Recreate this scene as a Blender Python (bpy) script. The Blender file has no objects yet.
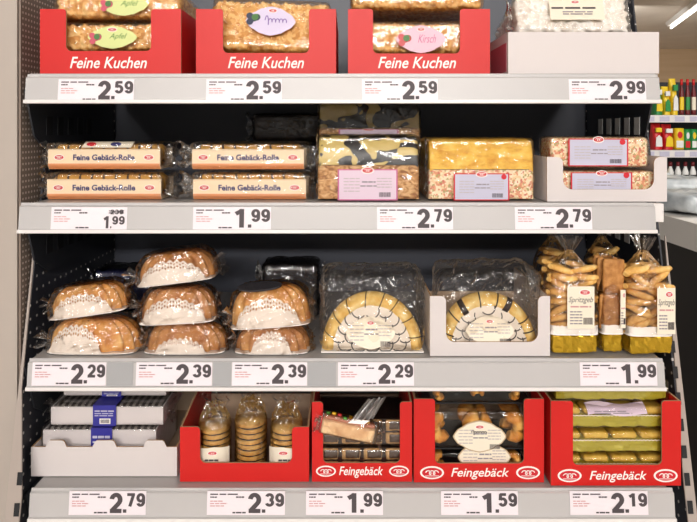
import bpy, bmesh, math, random
from mathutils import Vector, Matrix, noise
R = math.radians
PI = math.pi
SC = bpy.context.scene
C = SC.collection
K, ZC, HX, HY = 0.00157, 1.3, 348.5, 130.0      # metres per photo pixel at the shelf front (Y=0), eye height

def S(Y): return K * (1 + Y)
def PX(px, Y=0.0): return (px - HX) * S(Y)
def PZ(py, Y=0.0): return ZC + (HY - py) * S(Y)

# ------------------------------------------------------------------ materials
M = {}
def nodes(name):
    m = bpy.data.materials.new(name); m.use_nodes = True
    nt = m.node_tree; b = nt.nodes['Principled BSDF']
    M[name] = m
    return m, nt, b
def srgb(r, g, b):
    f = lambda c: (c / 255 / 12.92) if c / 255 <= 0.04045 else ((c / 255 + 0.055) / 1.055) ** 2.4
    return (f(r), f(g), f(b), 1)
def plain(name, rgb, rough=0.5, metal=0.0, spec=0.5, emit=0):
    m, nt, b = nodes(name)
    b.inputs['Base Color'].default_value = srgb(*rgb)
    b.inputs['Roughness'].default_value = rough
    b.inputs['Metallic'].default_value = metal
    b.inputs['Specular IOR Level'].default_value = spec
    if emit:
        b.inputs['Emission Color'].default_value = srgb(*rgb); b.inputs['Emission Strength'].default_value = emit
    return m
def N(nt, t, **kw):
    n = nt.nodes.new(t)
    for k, v in kw.items():
        if k in n.inputs: n.inputs[k].default_value = v
        else: setattr(n, k, v)
    return n
def ramp(nt, src, stops, interp='LINEAR'):
    r = nt.nodes.new('ShaderNodeValToRGB'); r.color_ramp.interpolation = interp
    e = r.color_ramp.elements
    while len(e) < len(stops): e.new(0.5)
    for i, (p, c) in enumerate(stops):
        e[i].position = p; e[i].color = srgb(*c)
    nt.links.new(src, r.inputs[0])
    return r.outputs[0]
def coords(nt, scale=(1, 1, 1), rot=(0, 0, 0)):
    tc = nt.nodes.new('ShaderNodeTexCoord'); mp = nt.nodes.new('ShaderNodeMapping')
    mp.inputs['Scale'].default_value = scale; mp.inputs['Rotation'].default_value = rot
    nt.links.new(tc.outputs['Object'], mp.inputs[0])
    return mp.outputs[0]
def bump(nt, b, src, strength=0.3, dist=0.001):
    bp = N(nt, 'ShaderNodeBump', Strength=strength, Distance=dist)
    nt.links.new(src, bp.inputs['Height']); nt.links.new(bp.outputs[0], b.inputs['Normal'])
def noisy(name, stops, scale=60, detail=4, rough=0.6, cs=(1, 1, 1), bmp=0.0, dist=0.001, distort=0.0, interp='LINEAR', spec=0.4):
    m, nt, b = nodes(name)
    n = N(nt, 'ShaderNodeTexNoise', Scale=scale, Detail=detail, Distortion=distort)
    nt.links.new(coords(nt, cs), n.inputs['Vector'])
    nt.links.new(ramp(nt, n.outputs[0], stops, interp), b.inputs['Base Color'])
    b.inputs['Roughness'].default_value = rough; b.inputs['Specular IOR Level'].default_value = spec
    if bmp: bump(nt, b, n.outputs[0], bmp, dist)
    return m
def celled(name, stops, scale=120, rough=0.7, bmp=0.4, dist=0.002, cs=(1, 1, 1)):
    m, nt, b = nodes(name)
    v = N(nt, 'ShaderNodeTexVoronoi', Scale=scale)
    nt.links.new(coords(nt, cs), v.inputs['Vector'])
    sep = nt.nodes.new('ShaderNodeSeparateColor'); nt.links.new(v.outputs['Color'], sep.inputs[0])
    nt.links.new(ramp(nt, sep.outputs[0], stops, 'CONSTANT' if len(stops) > 3 else 'LINEAR'), b.inputs['Base Color'])
    b.inputs['Roughness'].default_value = rough
    bump(nt, b, v.outputs['Distance'], -bmp, dist)
    return m

plain('red_card', (206, 20, 15), 0.5)
plain('red_card_inside', (190, 165, 140), 0.8)
plain('red_print', (205, 30, 45), 0.5)
plain('white_card', (216, 208, 207), 0.6)
plain('kraft_edge', (170, 135, 100), 0.8)
plain('cream_card', (246, 222, 188), 0.5)
plain('orange_card', (226, 150, 96), 0.5)
plain('paper', (248, 243, 238), 0.6)
plain('card_paper', (238, 229, 235), 0.5)
plain('lilac_label', (222, 200, 216), 0.5)
plain('bluish_label', (196, 194, 214), 0.5)
plain('cream_label', (240, 230, 210), 0.5)
plain('pink_label', (238, 190, 206), 0.5)
plain('green_label', (214, 222, 148), 0.5)
plain('lavender_label', (216, 205, 232), 0.5)
plain('navy', (42, 44, 110), 0.5)
plain('navy_band', (52, 50, 150), 0.45)
plain('ink', (74, 66, 70), 0.6)
plain('faint_ink', (190, 180, 180), 0.6)
plain('grey_ink', (150, 142, 148), 0.6)
plain('pale_red_ink', (205, 150, 150), 0.6)
plain('violet_ink', (140, 110, 180), 0.6)
plain('green_ink', (90, 140, 60), 0.6)
plain('pink_ink', (200, 110, 150), 0.6)
plain('leaf_green', (70, 120, 60), 0.5)
plain('berry_red', (190, 40, 40), 0.4)
plain('berry_blue', (50, 56, 82), 0.4)
plain('apple_pink', (200, 80, 100), 0.4)
plain('rail_grey', (190, 187, 187), 0.36, 0.0)
plain('rail_lip', (232, 228, 226), 0.3)
plain('rail_insert', (166, 166, 168), 0.4)
plain('shelf_metal', (165, 162, 161), 0.35, 0.2)
plain('upright_metal', (172, 160, 152), 0.4, 0.0)
plain('slot_dark', (22, 22, 26), 0.6)
plain('bracket_dark', (40, 42, 48), 0.45)
plain('back_dark', (72, 75, 86), 0.45)
plain('pillar_cream', (180, 169, 160), 0.55)
plain('gold_foil', (206, 166, 44), 0.25, 0.6)
plain('gold_dull', (182, 168, 52), 0.35, 0.15)
plain('rose_glaze', (196, 122, 92), 0.35)
noisy('pastry_gold', [(0.3, (196, 122, 44)), (0.5, (222, 154, 68)), (0.7, (240, 190, 108))], 50, bmp=0.3)
noisy('pale_pastry', [(0.3, (222, 176, 128)), (0.7, (242, 212, 168))], 60)
plain('tan_edge', (196, 172, 138), 0.5)
plain('berry_pink', (196, 96, 112), 0.5)
plain('choc_square', (74, 54, 42), 0.35)
plain('choc', (46, 30, 24), 0.4)
plain('icing', (246, 234, 220), 0.45)
noisy('yellow_crust', [(0.3, (228, 176, 84)), (0.5, (242, 202, 116)), (0.7, (250, 224, 158))], 70, bmp=0.3)
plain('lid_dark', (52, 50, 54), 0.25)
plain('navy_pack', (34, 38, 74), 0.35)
plain('candy_green', (80, 150, 60), 0.3); plain('candy_yellow', (230, 180, 40), 0.3)
plain('lamp_white', (255, 250, 240), 0.4, emit=6)
plain('lamp_case', (230, 228, 224), 0.5)
plain('yellow', (240, 205, 40), 0.4); plain('green', (40, 140, 70), 0.4); plain('red', (205, 30, 36), 0.4)
plain('maroon', (110, 26, 34), 0.4); plain('white', (235, 235, 232), 0.4); plain('black', (24, 24, 26), 0.5)
plain('counter_white', (246, 242, 236), 0.5); plain('counter_black', (26, 24, 26), 0.5)
noisy('ceiling_paint', [(0.3, (222, 212, 198)), (0.7, (230, 220, 206))], 3)
noisy('far_wall', [(0.3, (204, 172, 134)), (0.7, (214, 184, 148))], 2, cs=(0.3, 1, 6))
noisy('floor_tile', [(0.3, (170, 160, 150)), (0.7, (186, 176, 166))], 6)
noisy('polybag', [(0.35, (160, 168, 174)), (0.65, (212, 217, 219))], 14, rough=0.25)
noisy('golden_crust', [(0.3, (204, 132, 58)), (0.5, (224, 162, 84)), (0.7, (242, 198, 128))], 45, bmp=0.3, dist=0.002)
noisy('dark_crust', [(0.3, (178, 112, 54)), (0.55, (206, 144, 78)), (0.75, (228, 178, 114))], 40, bmp=0.3, dist=0.002)
noisy('biscuit', [(0.3, (214, 154, 76)), (0.5, (232, 182, 100)), (0.7, (243, 206, 136))], 90, bmp=0.3)
noisy('brown_biscuit', [(0.3, (156, 100, 50)), (0.5, (184, 126, 66)), (0.7, (206, 150, 88))], 90, bmp=0.4)
noisy('sponge_yellow', [(0.32, (212, 150, 44)), (0.5, (236, 188, 72)), (0.68, (246, 212, 108))], 40, 6, bmp=0.9, dist=0.006, cs=(1, 1, 1.8))
noisy('tan_crumb', [(0.36, (150, 98, 56)), (0.48, (200, 146, 88)), (0.62, (230, 186, 132))], 70, 4, cs=(1.0, 1, 1.6), bmp=0.8, dist=0.004, distort=1.5)
noisy('marble_glaze', [(0.43, (24, 17, 15)), (0.465, (36, 25, 20)), (0.475, (206, 180, 104)), (0.7, (222, 196, 124))], 22, 1.2, 0.35, distort=1.3, cs=(0.8, 1, 1.1))
noisy('waffle', [(0.35, (168, 124, 76)), (0.65, (206, 164, 110))], 120, bmp=0.4)
noisy('cookie_tan', [(0.35, (206, 152, 76)), (0.65, (232, 190, 112))], 80, bmp=0.3)
noisy('cookie_yellow', [(0.35, (208, 164, 58)), (0.65, (232, 196, 92))], 80, bmp=0.3)
celled('streusel', [(0.0, (200, 138, 66)), (0.5, (224, 170, 96)), (1.0, (240, 202, 136))], 150)
celled('sugar_crumble', [(0.0, (226, 214, 202)), (0.5, (240, 232, 222)), (1.0, (250, 246, 240))], 110)
celled('speckled', [(0.0, (238, 206, 160)), (0.22, (222, 150, 112)), (0.42, (246, 226, 192)), (0.68, (206, 116, 96)), (0.8, (180, 164, 104)), (0.9, (246, 232, 206))], 300, 0.5, 0.3)

def band_mat(name, c1, c2, scale, rot=(0, 0, 0), thr=0.5, axis='X', dist=0.0, rough=0.5):
    m, nt, b = nodes(name)
    w = N(nt, 'ShaderNodeTexWave', Scale=scale, Distortion=dist, Detail=1.0); w.bands_direction = axis
    nt.links.new(coords(nt, (1, 1, 1), rot), w.inputs['Vector'])
    nt.links.new(ramp(nt, w.outputs[0], [(thr, c1), (min(1, thr + 0.06), c2)]), b.inputs['Base Color'])
    b.inputs['Roughness'].default_value = rough
    return m
band_mat('roll_bands', (196, 144, 58), (64, 42, 28), 17, (0, R(20), 0), 0.88, 'X', 0.5, 0.35)
band_mat('finger_bands', (46, 38, 36), (134, 126, 120), 30, (0, R(12), 0), 0.5, 'X', 0.2)

def film_mat(name, base=0.06, fres=0.55, rough=0.09, tint=(255, 255, 255), bscale=70, bstr=0.5):
    m = bpy.data.materials.new(name); m.use_nodes = True; M[name] = m
    nt = m.node_tree; nt.nodes.clear()
    out = nt.nodes.new('ShaderNodeOutputMaterial')
    tr = nt.nodes.new('ShaderNodeBsdfTransparent'); tr.inputs[0].default_value = srgb(*tint)
    gl = nt.nodes.new('ShaderNodeBsdfGlossy'); gl.inputs['Roughness'].default_value = rough
    gl.inputs['Color'].default_value = (1, 1, 1, 1)
    n = N(nt, 'ShaderNodeTexNoise', Scale=bscale, Detail=3.0, Distortion=1.2)
    nt.links.new(coords(nt, (1, 1, 0.6)), n.inputs['Vector'])
    bp = N(nt, 'ShaderNodeBump', Strength=bstr, Distance=0.004)
    nt.links.new(n.outputs[0], bp.inputs['Height']); nt.links.new(bp.outputs[0], gl.inputs['Normal'])
    fr = N(nt, 'ShaderNodeFresnel', IOR=1.45); nt.links.new(bp.outputs[0], fr.inputs['Normal'])
    mu = N(nt, 'ShaderNodeMath', operation='MULTIPLY_ADD'); mu.inputs[1].default_value = fres; mu.inputs[2].default_value = base
    nt.links.new(fr.outputs[0], mu.inputs[0])
    mx = nt.nodes.new('ShaderNodeMixShader')
    nt.links.new(mu.outputs[0], mx.inputs[0]); nt.links.new(tr.outputs[0], mx.inputs[1]); nt.links.new(gl.outputs[0], mx.inputs[2])
    nt.links.new(mx.outputs[0], out.inputs[0])
film_mat('film')
film_mat('film_ear', 0.2, 0.8, 0.14, (240, 236, 232), 70, 0.9)
film_mat('film_crisp', 0.055, 0.95, 0.10, (248, 246, 244), 60, 1.0)
film_mat('film_clear', 0.02, 0.85, 0.09, (252, 250, 248), 60, 0.9)
film_mat('film_tail', 0.38, 0.5, 0.3, (250, 236, 226), 60, 0.8)
film_mat('film_smoky', 0.07, 0.6, 0.10, (120, 116, 116), 60, 0.7)

def perforated(name, sheet, dot, step, rad, axes, rough=0.45):
    # punched sheet metal: pale dots painted as round holes with light behind
    m, nt, b = nodes(name)
    tc = nt.nodes.new('ShaderNodeTexCoord'); sp = nt.nodes.new('ShaderNodeSeparateXYZ')
    nt.links.new(tc.outputs['Object'], sp.inputs[0])
    sq = []
    for ax in axes:
        a = N(nt, 'ShaderNodeMath', operation='PINGPONG'); a.inputs[1].default_value = step / 2
        nt.links.new(sp.outputs[ax], a.inputs[0])
        p = N(nt, 'ShaderNodeMath', operation='POWER'); p.inputs[1].default_value = 2
        nt.links.new(a.outputs[0], p.inputs[0]); sq.append(p)
    s = N(nt, 'ShaderNodeMath', operation='ADD')
    nt.links.new(sq[0].outputs[0], s.inputs[0]); nt.links.new(sq[1].outputs[0], s.inputs[1])
    l = N(nt, 'ShaderNodeMath', operation='LESS_THAN'); l.inputs[1].default_value = rad * rad
    nt.links.new(s.outputs[0], l.inputs[0])
    mx = nt.nodes.new('ShaderNodeMix'); mx.data_type = 'RGBA'
    mx.inputs[6].default_value = srgb(*sheet); mx.inputs[7].default_value = srgb(*dot)
    nt.links.new(l.outputs[0], mx.inputs[0]); nt.links.new(mx.outputs[2], b.inputs['Base Color'])
    b.inputs['Roughness'].default_value = rough
perforated('perforated_brown', (132, 116, 106), (226, 212, 200), 0.0095, 0.0021, (1, 2))
perforated('perforated_dark', (44, 46, 54), (205, 200, 196), 0.022, 0.0023, (1, 2))

def lace_mat():
    m, nt, b = nodes('lace_paper')
    b.inputs['Base Color'].default_value = srgb(246, 236, 226); b.inputs['Roughness'].default_value = 0.7
    tc = nt.nodes.new('ShaderNodeTexCoord'); sp = nt.nodes.new('ShaderNodeSeparateXYZ')
    nt.links.new(tc.outputs['UV'], sp.inputs[0])
    def mth(op, a, bb=None, c=None):
        n = N(nt, 'ShaderNodeMath', operation=op)
        for i, x in enumerate((a, bb, c)):
            if x is None: continue
            if isinstance(x, (int, float)): n.inputs[i].default_value = x
            else: nt.links.new(x, n.inputs[i])
        return n.outputs[0]
    u, v = sp.outputs[0], sp.outputs[1]
    pu = mth('PINGPONG', mth('MULTIPLY', u, 22), 0.5)
    def row(c, w, ru):
        dv = mth('DIVIDE', mth('ABSOLUTE', mth('SUBTRACT', v, c)), w)
        du = mth('DIVIDE', mth('SUBTRACT', 0.5, pu), ru)
        return mth('LESS_THAN', mth('ADD', mth('POWER', du, 2), mth('POWER', dv, 2)), 1.0)
    h = mth('MAXIMUM', row(0.88, 0.045, 0.26), row(0.72, 0.05, 0.3))
    al = mth('SUBTRACT', 1.0, h)
    nt.links.new(al, b.inputs['Alpha'])
lace_mat()

# ------------------------------------------------------------------ mesh builder
class MB:
    def __init__(s): s.v, s.f, s.m, s.uv, s.sm = [], [], [], [], []
    def face(s, idx, m=0, uv=None, smooth=False):
        s.f.append(tuple(idx)); s.m.append(m); s.uv.append(uv); s.sm.append(smooth)
    def box(s, x0, x1, y0, y1, z0, z1, m=0):
        b = len(s.v)
        s.v += [(x, y, z) for z in (z0, z1) for y in (y0, y1) for x in (x0, x1)]
        for q in ((0, 2, 3, 1), (4, 5, 7, 6), (0, 1, 5, 4), (1, 3, 7, 5), (3, 2, 6, 7), (2, 0, 4, 6)):
            s.face([b + i for i in q], m)
        return s
    def prism(s, pts, y0, y1, m=0, me=None, axis='Y'):
        """outline pts (x,z) extruded along Y (or, axis X, pts are (y,z) extruded along X)"""
        n = len(pts); b = len(s.v)
        for y in (y0, y1):
            s.v += [((p[0], y, p[1]) if axis == 'Y' else (y, p[0], p[1])) for p in pts]
        s.face([b + i for i in range(n)], m); s.face([b + n + i for i in reversed(range(n))], m)
        for i in range(n):
            j = (i + 1) % n
            s.face((b + i, b + n + i, b + n + j, b + j), m if me is None else me)
        return s
    def grid(s, fn, nu, nv, m=0, closed_u=False, smooth=True):
        b = len(s.v)
        for j in range(nv + 1):
            for i in range(nu + (0 if closed_u else 1)):
                s.v.append(tuple(fn(i / nu, j / nv)))
        w = nu if closed_u else nu + 1
        for j in range(nv):
            for i in range(nu):
                i2 = (i + 1) % w if closed_u else i + 1
                s.face((b + j * w + i, b + j * w + i2, b + (j + 1) * w + i2, b + (j + 1) * w + i), m,
                       ((i / nu, j / nv), ((i + 1) / nu, j / nv), ((i + 1) / nu, (j + 1) / nv), (i / nu, (j + 1) / nv)), smooth)
        return s
    def rbox(s, w, d, h, r, res=0.005, disp=None, mfn=None, at=(0, 0, 0)):
        """rounded box, x centred, y 0..d, z 0..h, optionally displaced along its normal"""
        hx, hy, hz = w / 2, d / 2, h / 2
        res = res if isinstance(res, tuple) else (res,) * 3
        n = [max(2, int(round(2 * a / q))) for a, q in zip((hx, hy, hz), res)]
        cache = {}
        def vid(p):
            k = (round(p[0], 6), round(p[1], 6), round(p[2], 6))
            if k in cache: return cache[k]
            P_ = Vector(p)
            q = Vector((max(-hx + r, min(hx - r, p[0])), max(-hy + r, min(hy - r, p[1])), max(-hz + r, min(hz - r, p[2]))))
            nn = P_ - q
            nn = nn.normalized() if nn.length > 1e-9 else Vector((0, 0, 1))
            o = q + nn * r
            o = o + Vector((0, hy, hz))
            if disp: o = o + nn * disp(o, nn)
            cache[k] = len(s.v); s.v.append((o.x + at[0], o.y + at[1], o.z + at[2]))
            return cache[k]
        H = (hx, hy, hz)
        for ax in range(3):
            a, bb = (ax + 1) % 3, (ax + 2) % 3
            for sg in (-1, 1):
                for i in range(n[a]):
                    for j in range(n[bb]):
                        cs = []
                        for di, dj in ((0, 0), (1, 0), (1, 1), (0, 1)):
                            p = [0, 0, 0]; p[ax] = sg * H[ax]
                            p[a] = -H[a] + 2 * H[a] * (i + di) / n[a]; p[bb] = -H[bb] + 2 * H[bb] * (j + dj) / n[bb]
                            cs.append(vid(p))
                        if sg < 0: cs.reverse()
                        mi = mfn(ax, sg) if mfn else 0
                        s.face(cs, mi, None, True)
        return s
    def disc(s, cx, cz, y, rx, rz, m=0, n=24, t=0.0004):
        return s.prism([(cx + rx * math.cos(2 * PI * i / n), cz + rz * math.sin(2 * PI * i / n)) for i in range(n)], y, y + t, m)
    def tube(s, pts, r, m=0, n=8, caps=True):
        b = len(s.v); pts = [Vector(p) for p in pts]
        for k, p in enumerate(pts):
            t = (pts[min(k + 1, len(pts) - 1)] - pts[max(k - 1, 0)]).normalized()
            a = t.cross(Vector((0, 0, 1)))
            if a.length < 1e-4: a = t.cross(Vector((1, 0, 0)))
            a.normalize(); c = t.cross(a)
            rr = r[k] if isinstance(r, (list, tuple)) else r
            for i in range(n):
                s.v.append(tuple(p + (a * math.cos(2 * PI * i / n) + c * math.sin(2 * PI * i / n)) * rr))
        for k in range(len(pts) - 1):
            for i in range(n):
                j = (i + 1) % n
                s.face((b + k * n + i, b + k * n + j, b + (k + 1) * n + j, b + (k + 1) * n + i), m, None, True)
        if caps:
            s.face([b + i for i in reversed(range(n))], m); s.face([b + (len(pts) - 1) * n + i for i in range(n)], m)
        return s
    def flat(s): s.sm = [False] * len(s.f); return s
    def xform(s, mat, start=0):
        for i in range(start, len(s.v)): s.v[i] = tuple(mat @ Vector(s.v[i]))
        return s
    def build(s, name, mats, parent=None, loc=None, rot=None):
        me = bpy.data.meshes.new(name)
        me.from_pydata([tuple(v) for v in s.v], [], s.f)
        me.polygons.foreach_set('material_index', s.m)
        me.polygons.foreach_set('use_smooth', s.sm)
        if any(u is not None for u in s.uv):
            ul = me.uv_layers.new(name='uv'); k = 0
            for f, u in zip(s.f, s.uv):
                for i in range(len(f)):
                    ul.data[k].uv = u[i] if u else (0, 0); k += 1
        for x in ([mats] if isinstance(mats, str) else mats): me.materials.append(M[x])
        me.update()
        return link(name, me, parent, loc, rot)
def link(name, me, parent=None, loc=None, rot=None):
    o = bpy.data.objects.new(name, me); C.objects.link(o)
    if parent is not None: o.parent = parent
    if loc: o.location = loc
    if rot: o.rotation_euler = rot
    return o
def tag(o, label, cat, group=None):
    o['label'] = label; o['category'] = cat
    if group: o['group'] = group
    return o
def thing(name, label, cat, loc, group=None, rot=(0, 0, 0)):
    o = bpy.data.objects.new(name, None); C.objects.link(o)
    o.location = loc; o.rotation_euler = rot
    o.empty_display_size = 0.02
    return tag(o, label, cat, group)
def structure(o): o['kind'] = 'structure'; return o
KIDS = lambda r: [o for o in C.objects if o.parent is r]
def dup(root, loc, label, rot=None, group=None):
    def cp(o, par):
        c = o.copy(); C.objects.link(c)
        if par is not None: c.parent = par
        for ch in KIDS(o): cp(ch, c)
        return c
    r = cp(root, None); r.location = loc
    if rot is not None: r.rotation_euler = rot
    r['label'] = label
    if group: r['group'] = group
    return r

def text_mesh(txt, w=None, h=None, bold=0.0, shear=0.0, track=1.0, t=0.0004):
    """flat lettering in the XZ plane facing -Y, centred, fitted to w x h"""
    cu = bpy.data.curves.new('t', 'FONT'); cu.body = txt; cu.offset = bold; cu.shear = shear; cu.space_character = track
    cu.resolution_u = 3; cu.extrude = 0.0
    ob = bpy.data.objects.new('t', cu); C.objects.link(ob)
    dg = bpy.context.evaluated_depsgraph_get()
    me = bpy.data.meshes.new_from_object(ob.evaluated_get(dg))
    bpy.data.objects.remove(ob); bpy.data.curves.remove(cu)
    xs = [v.co.x for v in me.vertices]; ys = [v.co.y for v in me.vertices]
    cx, cy = (min(xs) + max(xs)) / 2, (min(ys) + max(ys)) / 2
    W, H = max(xs) - min(xs), max(ys) - min(ys)
    sx = w / W if w else h / H; sy = h / H if h else sx
    for v in me.vertices: v.co = ((v.co.x - cx) * sx, 0, (v.co.y - cy) * sy)
    me.materials.clear(); me.update()
    return me
def text(txt, mat, parent, cx, y, cz, name='lettering', **kw):
    me = text_mesh(txt, **kw); me.materials.append(M[mat]); me.name = name
    return link(name, me, parent, (cx, y, cz))
def _arc(cx, cz, rx, rz, a0, a1, n=18):
    return [(cx + rx * math.cos(R(a0 + (a1 - a0) * i / n)), cz + rz * math.sin(R(a0 + (a1 - a0) * i / n))) for i in range(n + 1)]
GLYPH = {   # condensed bold numerals drawn as thick strokes in a 0.56 x 1 box
    '0': [_arc(.28, .5, .19, .41, 0, 360, 32)],
    '1': [[(.33, 0), (.33, 1)], [(.36, .93), (.20, .82), (.06, .74)]],
    '2': [_arc(.28, .66, .19, .25, 172, -28) + [(.38, .44), (.12, .12)], [(.02, .09), (.55, .09)]],
    '3': [_arc(.27, .705, .19, .205, 165, -90), _arc(.27, .295, .2, .205, 90, -165)],
    '5': [[(.08, .91), (.5, .91)], [(.13, .95), (.10, .47)], _arc(.27, .34, .2, .25, 140, -160)],
    '7': [[(.02, .91), (.54, .91)], [(.45, .92), (.22, 0)]],
    '9': [_arc(.28, .66, .19, .25, 0, 360, 28), [(.47, .7), (.47, .4)] + _arc(.28, .33, .19, .24, 0, -160)],
}
def numerals(txt, parent, x0, z0, w, h, y, name='price_lettering', th=0.215):
    """digits filling the box x0..x0+w, z0..z0+h, as one mesh of lettering"""
    mb = MB(); n = len(txt); adv = 0.66; tot = 0.56 + adv * (n - 1); kx, kz = w / tot, h
    for i, c in enumerate(txt):
        for j, st in enumerate(GLYPH[c]):
            q = squiggle(st, th / 2, 0)
            b = len(mb.v)
            mb.v += [(x0 + (p[0] + adv * i) * kx, y - 0.00002 * j, z0 + p[2] * kz) for p in q.v]
            for f in q.f: mb.face([b + k for k in f])
    return mb.build(name, 'ink', parent)
def squiggle(pts, w, y, t=0.0003):
    mb = MB(); n = len(pts)
    L, Rr = [], []
    for i, p in enumerate(pts):
        a, b = pts[max(i - 1, 0)], pts[min(i + 1, n - 1)]
        dx, dz = b[0] - a[0], b[1] - a[1]; l = math.hypot(dx, dz) or 1
        L.append((p[0] - dz / l * w, p[1] + dx / l * w)); Rr.append((p[0] + dz / l * w, p[1] - dx / l * w))
    for i in range(n - 1):
        b = len(mb.v); mb.v += [(q[0], y, q[1]) for q in (L[i], Rr[i], Rr[i + 1], L[i + 1])]
        mb.face((b, b + 1, b + 2, b + 3))
    return mb
def oval_logo(parent, cx, y, cz, w, h, ring=True):
    """red oval with a white rim and a white looped script mark"""
    mb = MB()
    mb.disc(cx, cz, y, w / 2, h / 2, 0)
    mb.disc(cx, cz, y - 0.0003, w / 2 * 0.84, h / 2 * 0.76, 1)
    if ring:
        pts = [(cx + w * (-0.20 + 0.40 * i / 40) - w * 0.07 * math.cos(i / 40 * 5 * PI), cz + h * 0.02 + h * 0.15 * math.sin(i / 40 * 5 * PI)) for i in range(41)]
        q = squiggle(pts, h * 0.035, y - 0.0007)
        b = len(mb.v); mb.v += q.v
        for f in q.f: mb.face([b + i for i in f], 0)
        mb.box(cx - w * 0.28, cx + w * 0.28, y - 0.0007, y - 0.0005, cz - h * 0.25, cz - h * 0.21, 0)
    return mb.build('logo', ['paper', 'red_print'], parent)
def bars(parent, y, rows, mats, name='fine_print'):
    """rows of (x0,x1,z,height,material index): printed lines too small to read, broken into words"""
    mb = MB(); rnd = random.Random(len(rows))
    for x0, x1, z, hh, mi in rows:
        x = x0
        while x < x1 - 1e-5:
            e = min(x1, x + (x1 - x0) * rnd.uniform(0.2, 0.45))
            mb.box(x, e, y - 0.0003, y, z - hh / 2, z + hh / 2, mi); x = e + (x1 - x0) * 0.05
    return mb.build(name, mats, parent)
def barcode(parent, y, cx, cz, w, h):
    mb = MB(); rnd = random.Random(3)
    x = cx - w / 2
    while x < cx + w / 2:
        e = x + w * rnd.uniform(0.02, 0.06); mb.box(x, min(e, cx + w / 2), y - 0.0003, y, cz - h / 2, cz + h / 2); x = e + w * 0.035
    return mb.build('barcode', 'ink', parent)

def crinkle(seed, amp, f=55):
    o = Vector((seed * 3.17, seed * 1.3, seed * 7.1))
    def fn(p, n):
        a = noise.noise(p * f + o); b = noise.noise(p * f * 2.3 + o)
        return amp * (0.7 * a + 0.5 * (0.5 - abs(b)) * 1.6 - 0.75)
    return fn
def lumps(seed, amp, f):
    o = Vector((seed, seed * 2.1, -seed))
    def fn(p, n):
        d = noise.voronoi(p * f + o)[0][0]
        return amp * (0.75 - min(1.0, d) * 1.5)
    return fn
def film_box(parent, w, d, h, seed, amp=0.0025, r=0.007, res=(0.005, 0.012, 0.005), mat='film', y=0.0, z=0.0, name='clear_wrap', frill=0.0, lift=0.0, facet=False):
    mb = MB(); cr = crinkle(seed, amp)
    mb.rbox(w, d, h, r, res, cr, at=(0, y, z))
    mb.v = [(max(-w / 2, min(w / 2, a)), max(y, min(y + d, b)), max(z + 0.0002, min(z + h, c))) for a, b, c in mb.v]
    if mat in ('film_crisp', 'film_clear') or facet: mb.sm = [False] * len(mb.f)
    if frill:
        ends = frill if isinstance(frill, tuple) else (frill, frill)
        rnd = random.Random(seed)
        for sg in (-1, 1):
            frill = ends[0] if sg < 0 else ends[1]
            ph = rnd.uniform(0, 6)
            def fn(u, v, sg=sg, ph=ph, frill=frill):
                x = sg * (w / 2 - 0.003 + frill * u)
                zz = z + h * (0.5 + (v - 0.5) * (0.6 + 0.55 * u)) + lift * u
                yy = y + d * 0.18 + 0.010 * math.sin(v * 17 + ph) * (0.3 + u) + 0.006 * noise.noise(Vector((u * 4, v * 6, seed)))
                return (x + 0.004 * noise.noise(Vector((v * 9, u * 3, seed + 5))) * u, yy, max(z + 0.0012, min(z + h * 1.02, zz)))
            e = MB(); e.grid(fn, 7, 16, smooth=False)
            e.build('wrap_end', 'film_ear', parent)
    return mb.build(name, mat, parent)

# ------------------------------------------------------------------ display trays
def arc(cx, cz, r, a0, a1, n=6):
    return [(cx + r * math.cos(R(a0 + (a1 - a0) * i / n)), cz + r * math.sin(R(a0 + (a1 - a0) * i / n))) for i in range(n + 1)]
def notch_outline(W, H, n0, n1, nz, r, slope=0.003):
    return ([(-W / 2, 0), (W / 2, 0), (W / 2, H), (n1 + r * 0.6, H)] + arc(n1 + r * 0.6, H - r * 0.6, r * 0.6, 90, 180, 4)
            + arc(n1 - r, nz + r, r, 0, -90) + arc(n0 + r, nz + r, r, 270, 180)
            + arc(n0 - r * 0.6, H - r * 0.6, r * 0.6, 0, 90, 4) + [(-W / 2, H)])
def display_tray(name, label, px0, px1, py_top, Y, zs, d, card, notch=None, group=None, outline=None, side_top=None, inside=None):
    """cardboard shelf tray: front panel (notched), two side panels, back panel, base. notch = px0, px1, py bottom, radius m"""
    s = S(Y); W = (px1 - px0) * s; H = PZ(py_top, Y) - zs
    t = thing(name, label, 'display tray', (PX((px0 + px1) / 2, Y), Y, zs), group)
    if outline is None:
        if notch:
            cx = (px0 + px1) / 2
            outline = notch_outline(W, H, (notch[0] - cx) * s, (notch[1] - cx) * s, PZ(notch[2], Y) - zs, notch[3])
        else: outline = [(-W / 2, 0), (W / 2, 0), (W / 2, H), (-W / 2, H)]
    fp = MB().prism(outline, 0, 0.003, 0, 1).build('front_panel', [card, 'kraft_edge'], t)
    inn = inside or 'red_card_inside'
    hb = side_top or H
    for sg in (-1, 1):
        a, b = sg * (W / 2 - 0.003), sg * W / 2
        mb = MB(); mb.prism([(0.0032, 0.0), (d, 0.0), (d, hb), (0.0032, H)], min(a, b), max(a, b), 0, 1, axis='X')
        o = mb.build('side_panel', [card, 'kraft_edge'], t)
    MB().box(-W / 2 + 0.0032, W / 2 - 0.0032, d - 0.003, d, 0, min(hb, 0.05)).build('back_panel', [inn], t)
    MB().box(-W / 2 + 0.0032, W / 2 - 0.0032, 0.0032, d - 0.0032, 0, 0.003).build('base', [inn], t)
    return t, fp, W, H, s

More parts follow.
